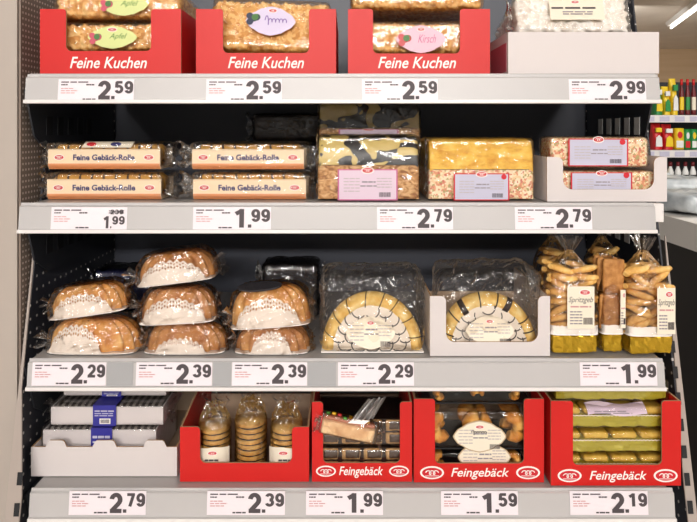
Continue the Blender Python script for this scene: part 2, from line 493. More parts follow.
# ------------------------------------------------------------------ labels on packs
def lab(parent, shape, cx, y, cz, w, h, mat, border=None, logo=None, script=None, picture=None, rows=True, code=True, rot=0.0, word=None):
    if shape == 'rect': pts = [(-w / 2, -h / 2), (w / 2, -h / 2), (w / 2, h / 2), (-w / 2, h / 2)]
    elif shape == 'oval': pts = [(w / 2 * math.cos(2 * PI * i / 32), h / 2 * math.sin(2 * PI * i / 32)) for i in range(32)]
    else:  # cartouche: a plaque with pointed ends and swollen middle
        pts = []
        for i in range(40):
            a = 2 * PI * i / 40; rr = 1 - 0.045 * (1 - math.cos(4 * a)) + 0.015 * math.cos(12 * a)
            pts.append((w / 2 * math.cos(a) * rr, h / 2 * math.sin(a) * rr))
    mb = MB()
    if border: mb.prism([(p[0] * 1.05, p[1] * 1.08) for p in pts], 0.0, 0.0005, 1)
    mb.prism(pts, -0.0003, 0.0002, 0)
    L = mb.build('label', [mat] + ([border] if border else []), parent, (cx, y, cz), (0, rot, 0))
    yy = -0.0006
    if logo: oval_logo(L, logo[0] * w, yy - 0.0002, logo[1] * h, logo[2] * w, logo[3] * h)
    if picture:
        rnd = random.Random(7); pm = MB(); pxx, pzz, pr = picture[0] * w, picture[1] * h, picture[2] * h
        for k in range(9):
            a = rnd.uniform(0, 6.28); q = rnd.uniform(0, 0.65) * pr
            pm.disc(pxx + q * math.cos(a), pzz + q * math.sin(a), yy - 0.0001 * k, pr * 0.38, pr * 0.38, 1 if k % 4 == 3 else 0, 12, 0.0001)
        pm.build('picture', [picture[3], 'leaf_green'], L)
    if script:
        sx, sz, sw, sh, sm = script
        pts = [(sx * w + sw * w * (i / 90 - 0.5) - sw * w * 0.035 * math.cos(i * 0.42), sz * h + sh * h * 0.5 * math.sin(i * 0.42) * (1.3 if i < 14 else 0.5)) for i in range(91)]
        q = squiggle(pts, h * 0.016, yy); q.build('script', sm, L)
    if rows:
        rw = []
        for k in range(5): rw.append((-w * 0.42, -w * 0.14, h * (0.22 - 0.11 * k), h * 0.03, 0))
        for k in range(4): rw.append((w * 0.16, w * 0.42, h * (0.22 - 0.1 * k), h * 0.03, 0))
        rw.append((-w * 0.1, w * 0.14, h * 0.10, h * 0.05, 1)); rw.append((-w * 0.13, w * 0.16, -h * 0.04, h * 0.04, 1))
        bars(L, yy, rw, ['faint_ink', 'grey_ink'])
    if word: text(word[0], word[1], L, w * 0.12, yy, h * 0.02, w=w * 0.36, h=h * 0.3, shear=0.4)
    if code: barcode(L, yy, w * 0.3, -h * 0.34, w * 0.2, h * 0.16)
    return L

# ------------------------------------------------------------------ the room
structure(MB().box(-3, 9, -8, 10, -0.05, 0).build('floor', 'floor_tile'))
structure(MB().box(-3, 9, -8, 10, 2.7, 2.75).build('ceiling', 'ceiling_paint'))
structure(MB().box(-3, 9, 10, 10.1, 0, 2.7).build('wall_back', 'far_wall'))
structure(MB().box(-1.0, -0.535, 0.028, 0.75, 0, 2.7).build('wall_left', 'pillar_cream'))

# ------------------------------------------------------------------ the shelving unit
Z1, Z2, Z3, Z4 = PZ(73.2), PZ(203), PZ(358), PZ(487)
unit = thing('shelving_unit', 'tall dark-backed supermarket shelving unit with grey price rails, full of packed cakes', 'shelving', (0, 0, 0))
MB().box(-0.53, 0.5325, 0.42, 0.44, 0.02, 1.95).build('back_panel', 'back_dark', unit)
MB().box(-0.5335, -0.5305, 0.031, 0.42, 0.0, 2.2).build('perforated_panel', 'perforated_brown', unit)
def slantY(z, sg=-1): return (0.072 + (z - PZ(235)) / K * 0.00035) if sg < 0 else (0.093 + (z - PZ(235)) / K * 0.00037)
for sg in (-1, 1):
    x0, x1 = sorted((sg * (0.5215 if sg < 0 else 0.5295), sg * (0.5245 if sg < 0 else 0.5325)))
    MB().prism([(slantY(0.0, sg), 0.0), (0.42, 0.0), (0.42, 1.95), (slantY(1.95, sg), 1.95)], x0, x1, axis='X').build('side_panel', 'perforated_dark', unit)
    # pale front flange, leaning back and narrowing towards the top, with square slots
    xi, xo = (0.503, 0.5255) if sg < 0 else (0.526, 0.541)
    zt, zl, zm = PZ(245), PZ(392), (PZ(490) if sg < 0 else PZ(480))
    fl = MB(); prof = []
    for z, k in ((0.0, 1.0), (zm, 1.0), (zl, 0.22 if sg < 0 else 0.62), (zt, 0.10)):
        prof.append((z, xo - (xo - xi) * k))
    for yo in (-0.003, 0.0):
        for z, x in prof:
            fl.v.append((sg * x, slantY(z, sg) + yo, z)); fl.v.append((sg * xo, slantY(z, sg) + yo, z))
    for k in range(3):
        q = [2 * k, 2 * k + 1, 2 * k + 3, 2 * k + 2]
        fl.face(q if sg > 0 else q[::-1]); q2 = [i + 8 for i in q]; fl.face(q2[::-1] if sg > 0 else q2)
        for c in (0, 1):
            e = [2 * k + c, 2 * k + c + 2, 2 * k + c + 10, 2 * k + c + 8]; fl.face(e)
    u = fl.build('upright', 'upright_metal', unit)
    for k in range(10):
        z = PZ(362 + 24.5 * k) if sg > 0 else PZ(479 + 27 * k)
        if z < 0.05: break
        y = slantY(z, sg) - 0.0045
        p, q = sorted((sg * (xi + 0.001), sg * (xi + 0.009)))
        MB().prism([(y, z), (y + 0.001, z), (y + 0.001 + 0.0035, z + 0.018), (y + 0.0035, z + 0.018)], p, q, axis='X').build('slot', 'slot_dark', u)
for zs, xl, xr, d in ((Z1, 25, 660, 0.40), (Z2, 18.5, 656, 0.40), (Z3, 27, 665, 0.41), (Z4, 29, 675, 0.41)):
    Lx, Rx = max(-0.5, PX(xl, -0.012) + 0.002), min(0.5, PX(xr, -0.012) - 0.002)
    sh = MB().box(Lx, Rx, 0.0, d, zs - 0.022, zs - 0.0006).build('shelf', 'shelf_metal', unit)
    # price rail: sloped channel face with a curled lip top and bottom
    h = 28 * K; top = zs - (0.003 if zs == Z1 else 0.0)
    prof = [(-0.001, 0), (-0.004, 0.001), (-0.0045, -0.003), (-0.009, -0.005), (-0.013, -h + 0.005), (-0.017, -h + 0.004), (-0.0175, -h), (-0.011, -h - 0.0015), (-0.001, -h + 0.004)]
    xa, xb = PX(xl, -0.012), PX(xr, -0.012)
    MB().prism([(p[0], top + p[1]) for p in prof], xa, xb, axis='X').build('price_rail', 'rail_grey', sh)
    MB().prism([(-0.0176, top - h + 0.0045), (-0.0182, top - h), (-0.0176, top - h - 0.001), (-0.0172, top - h + 0.004)], xa, xb, axis='X').build('rail_lip', 'rail_lip', sh)
    if zs == Z2: MB().box(PX(652), PX(664), 0.001, 0.02, PZ(222), PZ(204)).build('rail_end', 'rail_lip', sh)
    for sg, X in ((-1, -0.5185), (1, 0.5275)):
        p, q = X - 0.0015, X + 0.0015
        y0 = 0.02 if sg < 0 else 0.10
        br = MB().prism([(y0, zs - 0.024), (0.40, zs - 0.024), (0.40, zs - 0.13), (y0 + 0.08, zs - 0.13), (y0 + 0.03, zs - 0.10)], p, q, axis='X').build('shelf_bracket', 'bracket_dark', unit)
        if zs in (Z1, Z2):
            xx = X - sg * 0.0018
            for k in range(5):
                yy = (0.09 if sg < 0 else 0.15) + 0.042 * k
                MB().box(xx - 0.0004, xx + 0.0004, yy, yy + 0.022, zs - 0.098, zs - 0.066).build('slot', 'white' if sg > 0 else 'slot_dark', br)
# low deck under the bottom shelf
MB().box(-0.5, 0.5, 0.0, 0.41, 0.42, 0.45).build('shelf', 'shelf_metal', unit)

# ------------------------------------------------------------------ price cards
def price_card(px0, px1, rail_py, price, label, old=None, rnd=[0]):
    """paper price card in the rail; its face leans like the rail"""
    rnd[0] += 1
    zt = PZ(rail_py, -0.012); s = S(-0.012)
    w, h = (px1 - px0) * s, 22.5 * s
    lean = math.atan2(0.004, 0.0348)
    t = MB().prism([(-w / 2, -h), (w / 2, -h), (w / 2, 0), (-w / 2, 0)], -0.0002, 0.0002).build('price_card', 'card_paper', None,
        (PX((px0 + px1) / 2, -0.012), -0.0098, zt - 0.0075), (-lean, 0, 0))
    tag(t, label, 'price card', 'price cards in the shelf rails')
    whole, cents = price.split('.')
    y = -0.0008
    if old:
        numerals(whole, t, w * 0.19, -h * 0.93, w * 0.09, h * 0.53, y)
        numerals(cents, t, w * 0.31, -h * 0.76, w * 0.16, h * 0.36, y)
        MB().box(w * 0.285, w * 0.30, y - 0.0001, y, -h * 0.93, -h * 0.84).build('price_lettering', 'ink', t)
        numerals(old.replace('.', ''), t, w * 0.28, -h * 0.31, w * 0.17, h * 0.2, y, 'old_price_lettering')
        MB().prism([(w * 0.26, -h * 0.14), (w * 0.26, -h * 0.18), (w * 0.46, -h * 0.28), (w * 0.46, -h * 0.24)], y - 0.0004, y - 0.0002).build('strike_line', 'ink', t)
        MB().prism([(w * 0.26, -h * 0.28), (w * 0.46, -h * 0.18), (w * 0.46, -h * 0.14), (w * 0.26, -h * 0.24)], y - 0.0006, y - 0.0004).build('strike_line', 'ink', t)
    else:
        numerals(whole, t, w * 0.03, -h * 0.90, w * 0.16, h * 0.82, y)
        MB().box(w * 0.205, w * 0.25, y - 0.0001, y, -h * 0.90, -h * 0.76).build('price_lettering', 'ink', t)
        numerals(cents, t, w * 0.25, -h * 0.64, w * 0.235, h * 0.55, y)
    rows = [(-w * 0.46, -w * 0.1, -h * 0.13, h * 0.05, 0), (-w * 0.46, -w * 0.37, -h * 0.25, h * 0.05, 0), (-w * 0.13, -w * 0.02, -h * 0.25, h * 0.06, 0),
            (-w * 0.46, -w * 0.3, -h * 0.42, h * 0.035, 1), (-w * 0.46, -w * 0.24, -h * 0.52, h * 0.035, 1), (-w * 0.46, -w * 0.28, -h * 0.62, h * 0.035, 1),
            (-w * 0.17, 0.0, -h * 0.9, h * 0.06, 0)]
    bars(t, -0.0004, rows, ['ink', 'pale_red_ink'])
    return t
for a in (
    (58, 134, 74.3, '2.59', 'price card reading 2.59 under the red tray of apple crumble cakes'),
    (206, 282, 74.3, '2.59', 'price card reading 2.59 under the red tray with the blueberry label'),
    (362, 438, 74.3, '2.59', 'price card reading 2.59 under the red tray with the pink strawberry label'),
    (569, 646, 74.3, '2.99', 'price card reading 2.99 under the plain white tray of sugar crumble cake'),
    (51, 127, 202.5, '1.99', 'price card reading 1.99 with a struck-out older price above it', '2.39'),
    (193, 271, 202.5, '1.99', 'price card reading 1.99 under the pastry rolls beside the marble cakes'),
    (377, 453, 202.5, '2.79', 'price card reading 2.79 between the marble cake and the yellow-topped cake'),
    (515, 592, 202.5, '2.79', 'price card reading 2.79 under the white tray of speckled cakes'),
    (32, 106, 358, '2.29', 'price card reading 2.29 at the very end of the bundt cake rail'),
    (136, 212, 358, '2.39', 'price card reading 2.39 under the stack of three bundt cakes'),
    (232, 307, 358, '2.39', 'price card reading 2.39 beside the 2.29 card of the unboxed iced ring cake'),
    (338, 414, 358, '2.29', 'price card reading 2.29 under the unboxed iced ring cake'),
    (580, 657, 358, '1.99', 'price card reading 1.99 under the gold-based cookie bags'),
    (69, 146, 487, '2.79', 'price card reading 2.79 under the low white tray with navy-banded boxes'),
    (207, 285, 487, '2.39', 'price card reading 2.39 under the red tray of stacked round cookies'),
    (306, 383, 487, '1.99', 'price card reading 1.99 under the red tray of dark waffles'),
    (441, 518, 487, '1.59', 'price card reading 1.59 under the red tray of curved pastries'),
    (570, 648, 487, '2.19', 'price card reading 2.19 under the red tray of yellow cookie packs'),
): price_card(*a)
# blank grey inserts between the cards of the third rail
s = S(-0.012); ins = None
for px0, px1, lb in ((107, 133, 'blank grey rail insert beside the endmost 2.29 card'), (213, 231, 'blank grey rail insert between the two 2.39 cards'), (308, 336, 'blank grey rail insert before the 2.29 card of the iced ring cake')):
    w, h = (px1 - px0) * s, 22.5 * s
    o = MB().box(-w / 2, w / 2, -0.0002, 0.0002, -h, 0).build('rail_insert', 'rail_insert', None, (PX((px0 + px1) / 2, -0.012), -0.0098, PZ(358, -0.012) - 0.0075), (-math.atan2(0.004, 0.0348), 0, 0))
    tag(o, lb, 'rail insert', 'grey inserts in the third rail')

# ------------------------------------------------------------------ row 1: crumble cakes in red trays
def crumble_pack(label, w, d, h, loc, seed, mat='streusel', label_kind=None, rot=(0, 0, 0), group='crumble cakes in the red trays', amp=0.0065, freq=115, frill=0.0, name='crumble_cake'):
    t = thing(name, label, 'cake', loc, group, rot)
    mb = MB(); mb.rbox(w - 0.012, d - 0.012, h - 0.008, 0.008, (0.0024, 0.006, 0.0024), lumps(seed, amp, freq), at=(0, 0.007, 0.003))
    mb.v = [(a, b, max(0.0012, c)) for a, b, c in mb.v]
    mb.build('cake', mat, t)
    film_box(t, w - 0.002, d, h, seed, 0.0014, 0.01, mat='film', frill=frill)
    if label_kind: label_kind(t, w, h)
    return t
def kuchen_tray(label, px0, px1, n0, n1, ncut, tx0, tx1):
    t, fp, W, H, s = display_tray('display_tray', label, px0, px1, 9, 0.012, Z1, 0.25, 'red_card', (n0, n1, ncut, 0.008), 'red cake trays on the top shelf')
    cx = (px0 + px1) / 2
    text('Feine Kuchen', 'paper', fp, ((tx0 + tx1) / 2 - cx) * s, -0.0006, PZ(62.6, 0.012) - Z1, w=(tx1 - tx0) * s, h=11.5 * s, bold=0.012, shear=0.28)
    return t
ya = 0.012
kuchen_tray('red card tray lettered in white, holding apple crumble cakes', 40, 181, 66, 151, 51, 70, 147)
kuchen_tray('red card tray lettered in white, holding the blueberry crumble cake', 196, 336, 223, 309, 53, 228, 304)
kuchen_tray('red card tray lettered in white, holding the strawberry crumble cake', 348, 490, 373, 460, 53.5, 378, 456)
def k_apple(dx):
    def f(t, w, h):
        lab(t, 'cartouche', dx, -0.004, h * 0.45, 0.078, 0.036, 'green_label', None, (0.0, 0.34, 0.2, 0.2), None, (-0.33, -0.02, 0.36, 'apple_pink'), False, False, word=('Apfel', 'green_ink'))
    return f
def k_blue(t, w, h):
    lab(t, 'cartouche', 0.002, -0.0045, h * 0.52, 0.080, 0.050, 'lavender_label', None, (0.03, 0.36, 0.18, 0.15), (0.12, 0.02, 0.44, 0.25, 'violet_ink'), (-0.34, 0.08, 0.3, 'berry_blue'), False, False)
def k_straw(t, w, h):
    lab(t, 'cartouche', 0.004, -0.004, h * 0.42, 0.080, 0.044, 'pink_label', None, (0.0, 0.36, 0.16, 0.16), None, (-0.31, 0.0, 0.32, 'berry_red'), False, False, word=('Kirsch', 'pink_ink'))
s1 = S(0.02)
cw = 132 * s1
def stack_z(py, Y): return PZ(py, Y)
xA, xB, xC = PX(110.5, ya), PX(266, ya), PX(419, ya)
yp = ya + 0.012
crumble_pack('apple crumble cake lying at the bottom of its red tray', cw, 0.17, 0.031, (xA, yp, Z1 + 0.004), 1)
crumble_pack('apple crumble cake with green label, middle of its red tray', cw, 0.17, PZ(20, yp) - Z1 - 0.038, (xA, yp, Z1 + 0.037), 2, label_kind=k_apple(0.0))
crumble_pack('apple crumble cake with green label, topmost in its red tray', cw, 0.17, 0.048, (xA + 0.004, yp, PZ(18.3, yp)), 3, label_kind=k_apple(0.014))
crumble_pack('blueberry crumble cake lying at the bottom of its red tray', cw, 0.17, 0.016, (xB, yp, Z1 + 0.004), 4)
crumble_pack('blueberry crumble cake with lavender label, leaning in its red tray', cw * 0.95, 0.06, 0.092, (xB + 0.001, yp + 0.004, Z1 + 0.0405), 5, label_kind=k_blue, rot=(R(-14), R(2.0), 0))
crumble_pack('strawberry crumble cake lying at the bottom of its red tray', cw, 0.17, 0.028, (xC, yp, Z1 + 0.004), 6)
crumble_pack('strawberry crumble cake with pink label, middle of its red tray', cw, 0.17, PZ(19, yp) - Z1 - 0.034, (xC, yp, Z1 + 0.033), 7, label_kind=k_straw)
crumble_pack('strawberry crumble cake lying on top of its red tray', cw * 1.05, 0.17, 0.05, (xC, yp + 0.004, PZ(8.5, yp)), 8)

t, fp, W, H, s = display_tray('display_tray', 'plain white card tray holding the sugar crumble cake', 508, 659, 32, 0.006, Z1, 0.25, 'white_card', None, 'white trays')
sp = [o for o in KIDS(t) if o.name.startswith('side_panel')][0]
MB().box(-W / 2 - 0.0005, -W / 2, 0.01, 0.12, 0.004, 0.050).build('print', 'berry_pink', sp)
def k_sugar(t, w, h):
    lab(t, 'rect', 0.004, -0.004, h * 0.52, 0.09, 0.036, 'cream_label', None, (-0.02, 0.38, 0.16, 0.16), None, None, False, False)
    bars(t, -0.0048, [(-0.038, 0.036, h * 0.52 + 0.003, 0.003, 0), (-0.02, 0.03, h * 0.52 - 0.004, 0.002, 1), (-0.02, 0.03, h * 0.52 - 0.008, 0.002, 1)], ['ink', 'grey_ink'])
crumble_pack('white sugar crumble cake in clear film, heaped over a plain white tray', 0.197, 0.16, 0.075, (PX(578, 0.04), 0.05, PZ(33, 0.05) + 0.001), 9, 'sugar_crumble', k_sugar, (R(-16), 0, 0), 'sugar crumble cakes', 0.008, 95, 0.010, 'sugar_crumble_cake')
crumble_pack('white sugar crumble cake hidden low inside the plain white tray', 0.222, 0.2, 0.018, (PX(583, 0.02), 0.02, Z1 + 0.004), 10, 'sugar_crumble', None, (0, 0, 0), 'sugar crumble cakes', 0.003, 100, 0.0, 'sugar_crumble_cake')

# ------------------------------------------------------------------ row 2
def pastry_roll(label, px0, px1, pyt, Y, z, seed, top_label=False):
    s = S(Y); w = (px1 - px0) * s; h = 20 * s
    t = thing('pastry_roll', label, 'pastry', (PX((px0 + px1) / 2, Y), Y, z), 'pastry rolls in cream sleeves')
    # sleeve: cream card channel with a chamfered orange lower edge
    d = 0.075
    pts = [(0.004, 0.0), (0.0, 0.006), (0.0, h - 0.002), (0.003, h), (0.0045, h - 0.002), (0.003, h - 0.004), (0.003, 0.007), (0.006, 0.003), (d - 0.003, 0.003), (d - 0.003, h), (d, h), (d, 0.0)]
    mb = MB(); mb.prism(pts, -w / 2, w / 2, 0, axis='X')
    sl = mb.build('sleeve', ['cream_card'], t)
    MB().prism([(0.0038, -0.0003), (-0.0006, 0.0062), (-0.0006, 0.009), (0.001, 0.009)], -w / 2 + 0.0005, w / 2 - 0.0005, axis='X').build('stripe', 'orange_card', sl)
    text('Feine Gebäck-Rolle', 'navy', sl, 0, -0.0005, h * 0.58, w=w * 0.55, h=h * 0.30, bold=0.03)
    for q in (-0.40, 0.40): oval_logo(sl, q * w, -0.0005, h * 0.58, w * 0.095, h * 0.3)
    # two glazed logs in the sleeve
    for yy, rr in ((0.020, 0.0185), (0.054, 0.0185)):
        pts = [((-w / 2 + 0.004) + (w - 0.008) * i / 20, yy, 0.0038 + rr) for i in range(21)]
        pts = [(p[0], p[1], p[2]) for p in pts]
        rad = [rr * (0.6 if i in (0, 20) else 1.0) for i in range(21)]
        MB().tube(pts, rad, 0, 16).build('roll', 'roll_bands', t)
    film_box(t, w + 0.012, d + 0.012, h + 0.0135, seed, 0.0022, 0.008, (0.004, 0.01, 0.004), 'film', -0.0045, -0.0008, frill=(0.012, 0.024) if px0 < 100 else (0.020, 0.010))
    if top_label:
        MB().prism([(-w * 0.2, 0), (w * 0.24, 0), (w * 0.26, 0.012), (-w * 0.18, 0.012)], 0, 0.0004).build('label', 'cream_label', t, (0, 0.0, h + 0.0025), (R(-38), 0, 0))
        L = MB().disc(-w * 0.12, 0.0065, -0.0006, 0.008, 0.004, 0); L.disc(w * 0.1, 0.0065, -0.0006, 0.009, 0.004, 1)
        L.build('print', ['red_print', 'navy'], t, (0, 0.0, h + 0.0025), (R(-38), 0, 0))
    return t
yr = 0.045; sr = S(yr); hz = 20 * sr + 0.0165
pastry_roll('striped pastry roll in cream sleeve, lower of two beside the cream post', 47, 161, 182, yr, Z2 + 0.001, 11)
pastry_roll('striped pastry roll in cream sleeve with cream label on top, beside the cream post', 48, 160, 153, yr + 0.006, Z2 + 0.001 + hz, 12, True)
pastry_roll('striped pastry roll in cream sleeve, lower of two near the marble cake', 193, 306, 180, yr, Z2 + 0.001, 13)
pastry_roll('striped pastry roll in cream sleeve, upper of two near the marble cake', 192, 304, 153, yr + 0.004, Z2 + 0.001 + hz, 14)

def cake_bar(name, label, px0, px1, py_mid, py_top, Y, z, top_mat, front_mat, lmat, border, seed, group, slope=0.55, lab_w=0.56, film='film', d=0.11, cat='cake', badge=False):
    """cake bar: crumb front below, sloped glazed top above, film, printed label on the front"""
    s = S(Y); w = (px1 - px0) * s; h1 = PZ(py_mid, Y) - z; h2 = PZ(py_top, Y) - z
    t = thing(name, label, cat, (PX((px0 + px1) / 2, Y), Y, z), group)
    lm = lumps(seed, 0.0012, 120)
    def front(u, v):
        p = Vector(((u - 0.5) * w, 0, 0.002 + v * (h1 - 0.002)))
        return (p.x, 0.004 - lm(p, None), p.z)
    mb = MB(); mb.grid(front, 60, 16)
    mb.box(-w / 2, w / 2, 0.006, d, 0.002, h1 * 0.98)
    mb.build('cake', front_mat, t)
    run = (h2 - h1) * slope
    n2 = crinkle(seed + 3, 0.0012, 40)
    def top(u, v):
        # sloped top: lower edge at the front, rounding to the back
        p = Vector(((u - 0.5) * w * 0.985, 0, 0))
        if v < 0.7:
            q = v / 0.7; y = 0.001 + run * q * q; zz = h1 + 0.001 + (h2 - h1) * math.sin(q * PI / 2)
        else:
            q = (v - 0.7) / 0.3; y = 0.001 + run + (d - run - 0.003) * q; zz = h2 + 0.001
        e = min(1.0, min(u, 1 - u) * 30)
        p = Vector((p.x, y, zz)); k = n2(p, None)
        return (p.x, y - k, zz - (1 - e) * 0.004)
    mb = MB(); mb.grid(top, 48, 24)
    mb.box(-w / 2 * 0.98, w / 2 * 0.98, run * 0.9 + 0.004, d, h1, h2 - 0.003)
    mb.build('topping', top_mat, t)
    film_box(t, w + 0.005, d + 0.01, h2 + 0.004, seed, 0.0022, 0.010, (0.004, 0.012, 0.004), film, -0.006, -0.0004, frill=0.004)
    lw, lh = w * lab_w, h1 * 0.82
    L = lab(t, 'rect', -w * 0.01, -0.0085, h1 * 0.46, lw, lh, lmat, border, (0.0, 0.5, 0.22, 0.24))
    if badge: MB().disc(lw * 0.42, lh * 0.4, -0.0012, lw * 0.05, lw * 0.05).build('badge', 'red_print', L)
    return t
cake_bar('marble_cake', 'marble cake bar with dark swirls and lilac label, in front', 318, 419, 165.5, 136, 0.03, Z2 + 0.0008, 'marble_glaze', 'tan_crumb', 'lilac_label', 'pink_ink', 21, 'marble cakes', d=0.12)
# the rear bar stands on another one behind the front bar
cake_bar('marble_cake', 'marble cake bar hidden low behind the front marble cake', 318, 419, 168, 145, 0.17, Z2 + 0.0008, 'marble_glaze', 'tan_crumb', 'lilac_label', 'pink_ink', 22, 'marble cakes', d=0.12)
zr = PZ(145, 0.17) + 0.0075
cake_bar('marble_cake', 'marble cake bar lifted high at the back behind the front marble cake', 319, 420, 128, 103, 0.165, zr, 'marble_glaze', 'tan_crumb', 'lilac_label', 'pink_ink', 23, 'marble cakes', d=0.12)
cake_bar('sponge_cake', 'yellow-topped sponge cake with speckled front and bluish label, out of a tray', 429, 534, 170, 139.5, 0.03, Z2 + 0.0008, 'sponge_yellow', 'speckled', 'bluish_label', 'red_print', 24, 'speckled cakes', 0.35, 0.5, badge=True, d=0.14)

t, fp, W, H, s = display_tray('display_tray', 'white notched card tray holding two speckled cakes with bluish labels', 547, 667, 157, 0.015, Z2 + 0.0005, 0.2, 'white_card', (563, 654, 189.5, 0.016), 'white trays')
def speckled_bar(label, px0, px1, pyt, Y, z, seed, lw):
    s = S(Y); w = (px1 - px0) * s; h = PZ(pyt, Y) - z
    t = thing('speckled_cake', label, 'cake', (PX((px0 + px1) / 2, Y), Y, z), 'speckled cakes')
    MB().rbox(w - 0.004, 0.06, h - 0.005, 0.006, (0.004, 0.01, 0.004), lumps(seed, 0.0014, 130), at=(0, 0.004, 0.0025)).build('cake', 'speckled', t)
    film_box(t, w + 0.002, 0.068, h, seed, 0.0012, 0.008, mat='film')
    L = lab(t, 'rect', -w * 0.03, -0.0035, h * 0.5, lw, h * 0.78, 'bluish_label', 'red_print', (0.0, 0.5, 0.2, 0.26))
    MB().disc(lw * 0.42, h * 0.32, -0.0012, lw * 0.05, lw * 0.05).build('badge', 'red_print', L)
    return t
ys = 0.026
speckled_bar('speckled cake with bluish label, lower one inside the white notched tray', 549, 659, 170, ys, Z2 + 0.005, 31, 0.094)
speckled_bar('speckled cake with bluish label, upper one standing over the white notched tray', 550, 651, 136, ys + 0.004, PZ(169.5, ys) + 0.001, 32, 0.092)

def dark_pack(name, label, px0, px1, py0, py1, Y, mat, seed, d=0.08, z=None):
    s = S(Y); w = (px1 - px0) * s; h = (py1 - py0) * s
    t = thing(name, label, 'cake', (PX((px0 + px1) / 2, Y), Y, z if z is not None else PZ(py1, Y)))
    MB().rbox(w, d, h, 0.01, (0.006, 0.012, 0.006), crinkle(seed, 0.002), at=(0, 0.004, 0.001)).build('cake', mat, t)
    film_box(t, w + 0.008, d + 0.008, h + 0.004, seed + 1, 0.003, 0.012, mat='film_crisp', frill=0.012)
    return t
dark_pack('wrapped_cake', 'dark chocolate cake under film, lowest in the shadow behind the pastry rolls', 256, 322, 150, 190, 0.305, 'choc', 41, z=Z2 + 0.001)
dark_pack('wrapped_cake', 'dark chocolate cake under glinting film, upper in the shadow behind the pastry rolls', 252, 322, 119, 147, 0.305, 'choc', 43, z=Z2 + 0.001 + 40 * S(0.305) + 0.006)

# ------------------------------------------------------------------ row 3: bundt cakes
def spow(x, e): return math.copysign(abs(x) ** e, x)
def bundt(label, px0, px1, pyt, Y, z, seed, crust='golden_crust', lid=False, tilt=0.0, ph=0.0, frill=0.020, doff=-0.06, dw=0.96, dh=0.70, cx=None):
    s = S(Y); w = (px1 - px0) * s; h = PZ(pyt, Y) - z
    lift = abs(math.sin(tilt)) * w / 2
    h -= lift * 0.6
    t = thing('bundt_cake', label, 'cake', (PX((px0 + px1) / 2, Y), Y, z + lift * 0.75), 'bundt cakes on paper doilies', (0, tilt, 0))
    d = 0.064; yc = d / 2 + 0.008; hh = h - 0.004; a2, b2 = w / 2 - 0.006, d / 2
    def dome(u, v):
        a = 2 * PI * u; q = v * PI / 2
        rr = math.cos(q) ** 0.60 if v < 1 else 0.0
        fl = 1 + 0.07 * math.cos(15 * a + ph + 2.2 * v) * min(1, (1 - v) * 4)
        n = 1 + 0.02 * noise.noise(Vector((math.cos(a) * 3, math.sin(a) * 3, v * 4 + seed)))
        return (rr * fl * n * a2 * spow(math.cos(a), 0.85), yc + rr * fl * n * b2 * spow(math.sin(a), 0.7), 0.003 + hh * math.sin(q) ** 0.85 * (0.965 + 0.035 * n * fl))
    MB().grid(dome, 90, 20, closed_u=True).build('cake', crust, t)
    # lace paper folded up against the front of the cake
    def doily(u, v):
        e = math.sqrt(max(0.0, 1 - (2 * u - 1) ** 2)) ** 1.1
        top = hh * dh * (0.03 + 0.97 * e) + 0.0042 * abs(math.sin(u * 9 * PI)) * min(1, 4 * e) - 0.001
        x = a2 * (doff + dw * (2 * u - 1) * (1 - 0.10 * v)); zz = 0.0025 + top * v
        sq = max(0.0, min(0.98, (zz - 0.003) / hh)) ** (1 / 0.85); rr = math.sqrt(1 - sq * sq) ** 0.60 * 1.095
        cx_ = min(1.0, abs(x) / (rr * a2)) ** (1 / 0.85)
        front = yc - rr * b2 * math.sqrt(max(0.0, 1 - cx_ * cx_)) ** 0.7
        return (x, min(front - 0.0018, 0.006 + 0.9 * zz) + 0.0005 * math.sin(u * 23), zz)
    MB().grid(doily, 70, 10).build('doily', 'lace_paper', t)
    n = 40; base = MB()
    for zz in (0.0008, 0.0024):
        base.v += [(spow(math.cos(2 * PI * i / n), 0.6) * (w / 2 - 0.002), yc + spow(math.sin(2 * PI * i / n), 0.3) * (b2 + 0.005), zz) for i in range(n)]
    base.face(list(reversed(range(n)))); base.face(list(range(n, 2 * n)))
    for i in range(n): base.face((i, (i + 1) % n, n + (i + 1) % n, n + i))
    base.build('paper_base', 'paper', t)
    # wrap: wrinkled film following the dome, gathered into ears at both sides
    cr = crinkle(seed, 0.0060, 75)
    def wrap(u, v):
        a = 2 * PI * u; q = v * PI / 2
        rr = math.cos(q) ** 0.42 if v < 1 else 0.0
        x, y, zz = rr * (w / 2 + 0.002) * spow(math.cos(a), 0.7), rr * (b2 + 0.008) * spow(math.sin(a), 0.6) + yc, (h + 0.001) * math.sin(q) ** 0.8
        k = cr(Vector((x, y, zz)), None) * 0.8 + 0.0034
        return (x + k * math.cos(a) * rr, min(y + k * math.sin(a) * rr, 0.2), max(0.0004, min(h, zz + k * v)))
    f = MB().grid(wrap, 72, 20, closed_u=True, smooth=False)
    f.build('clear_wrap', 'film_crisp', t)
    rnd = random.Random(seed)
    for sg in (-1, 1):
        pz = rnd.uniform(0.2, 0.45) * h; sp = rnd.uniform(0.5, 0.8) * h; p0 = rnd.uniform(0, 6)
        def ear(u, v, sg=sg, pz=pz, sp=sp, p0=p0):
            return (sg * (w / 2 * 0.95 + frill * u + 0.004 * math.sin(v * 21 + p0) * u), yc - d * 0.2 + 0.012 * math.sin(v * 15 + p0) * (0.2 + u), max(0.001, pz + (v - 0.4) * sp * (0.4 + 0.8 * u)))
        MB().grid(ear, 7, 16, smooth=False).build('wrap_end', 'film_ear', t)
    if lid:
        MB().disc(0, 0, 0, w * 0.27, w * 0.12, 0, 28, 0.003).xform(Matrix.Rotation(R(-78), 4, 'X')).build('film_seal', 'lid_dark', t, (-w * 0.10, yc - 0.020, h + 0.001))
    return t
yb = 0.008
zb = Z3 + 0.0006
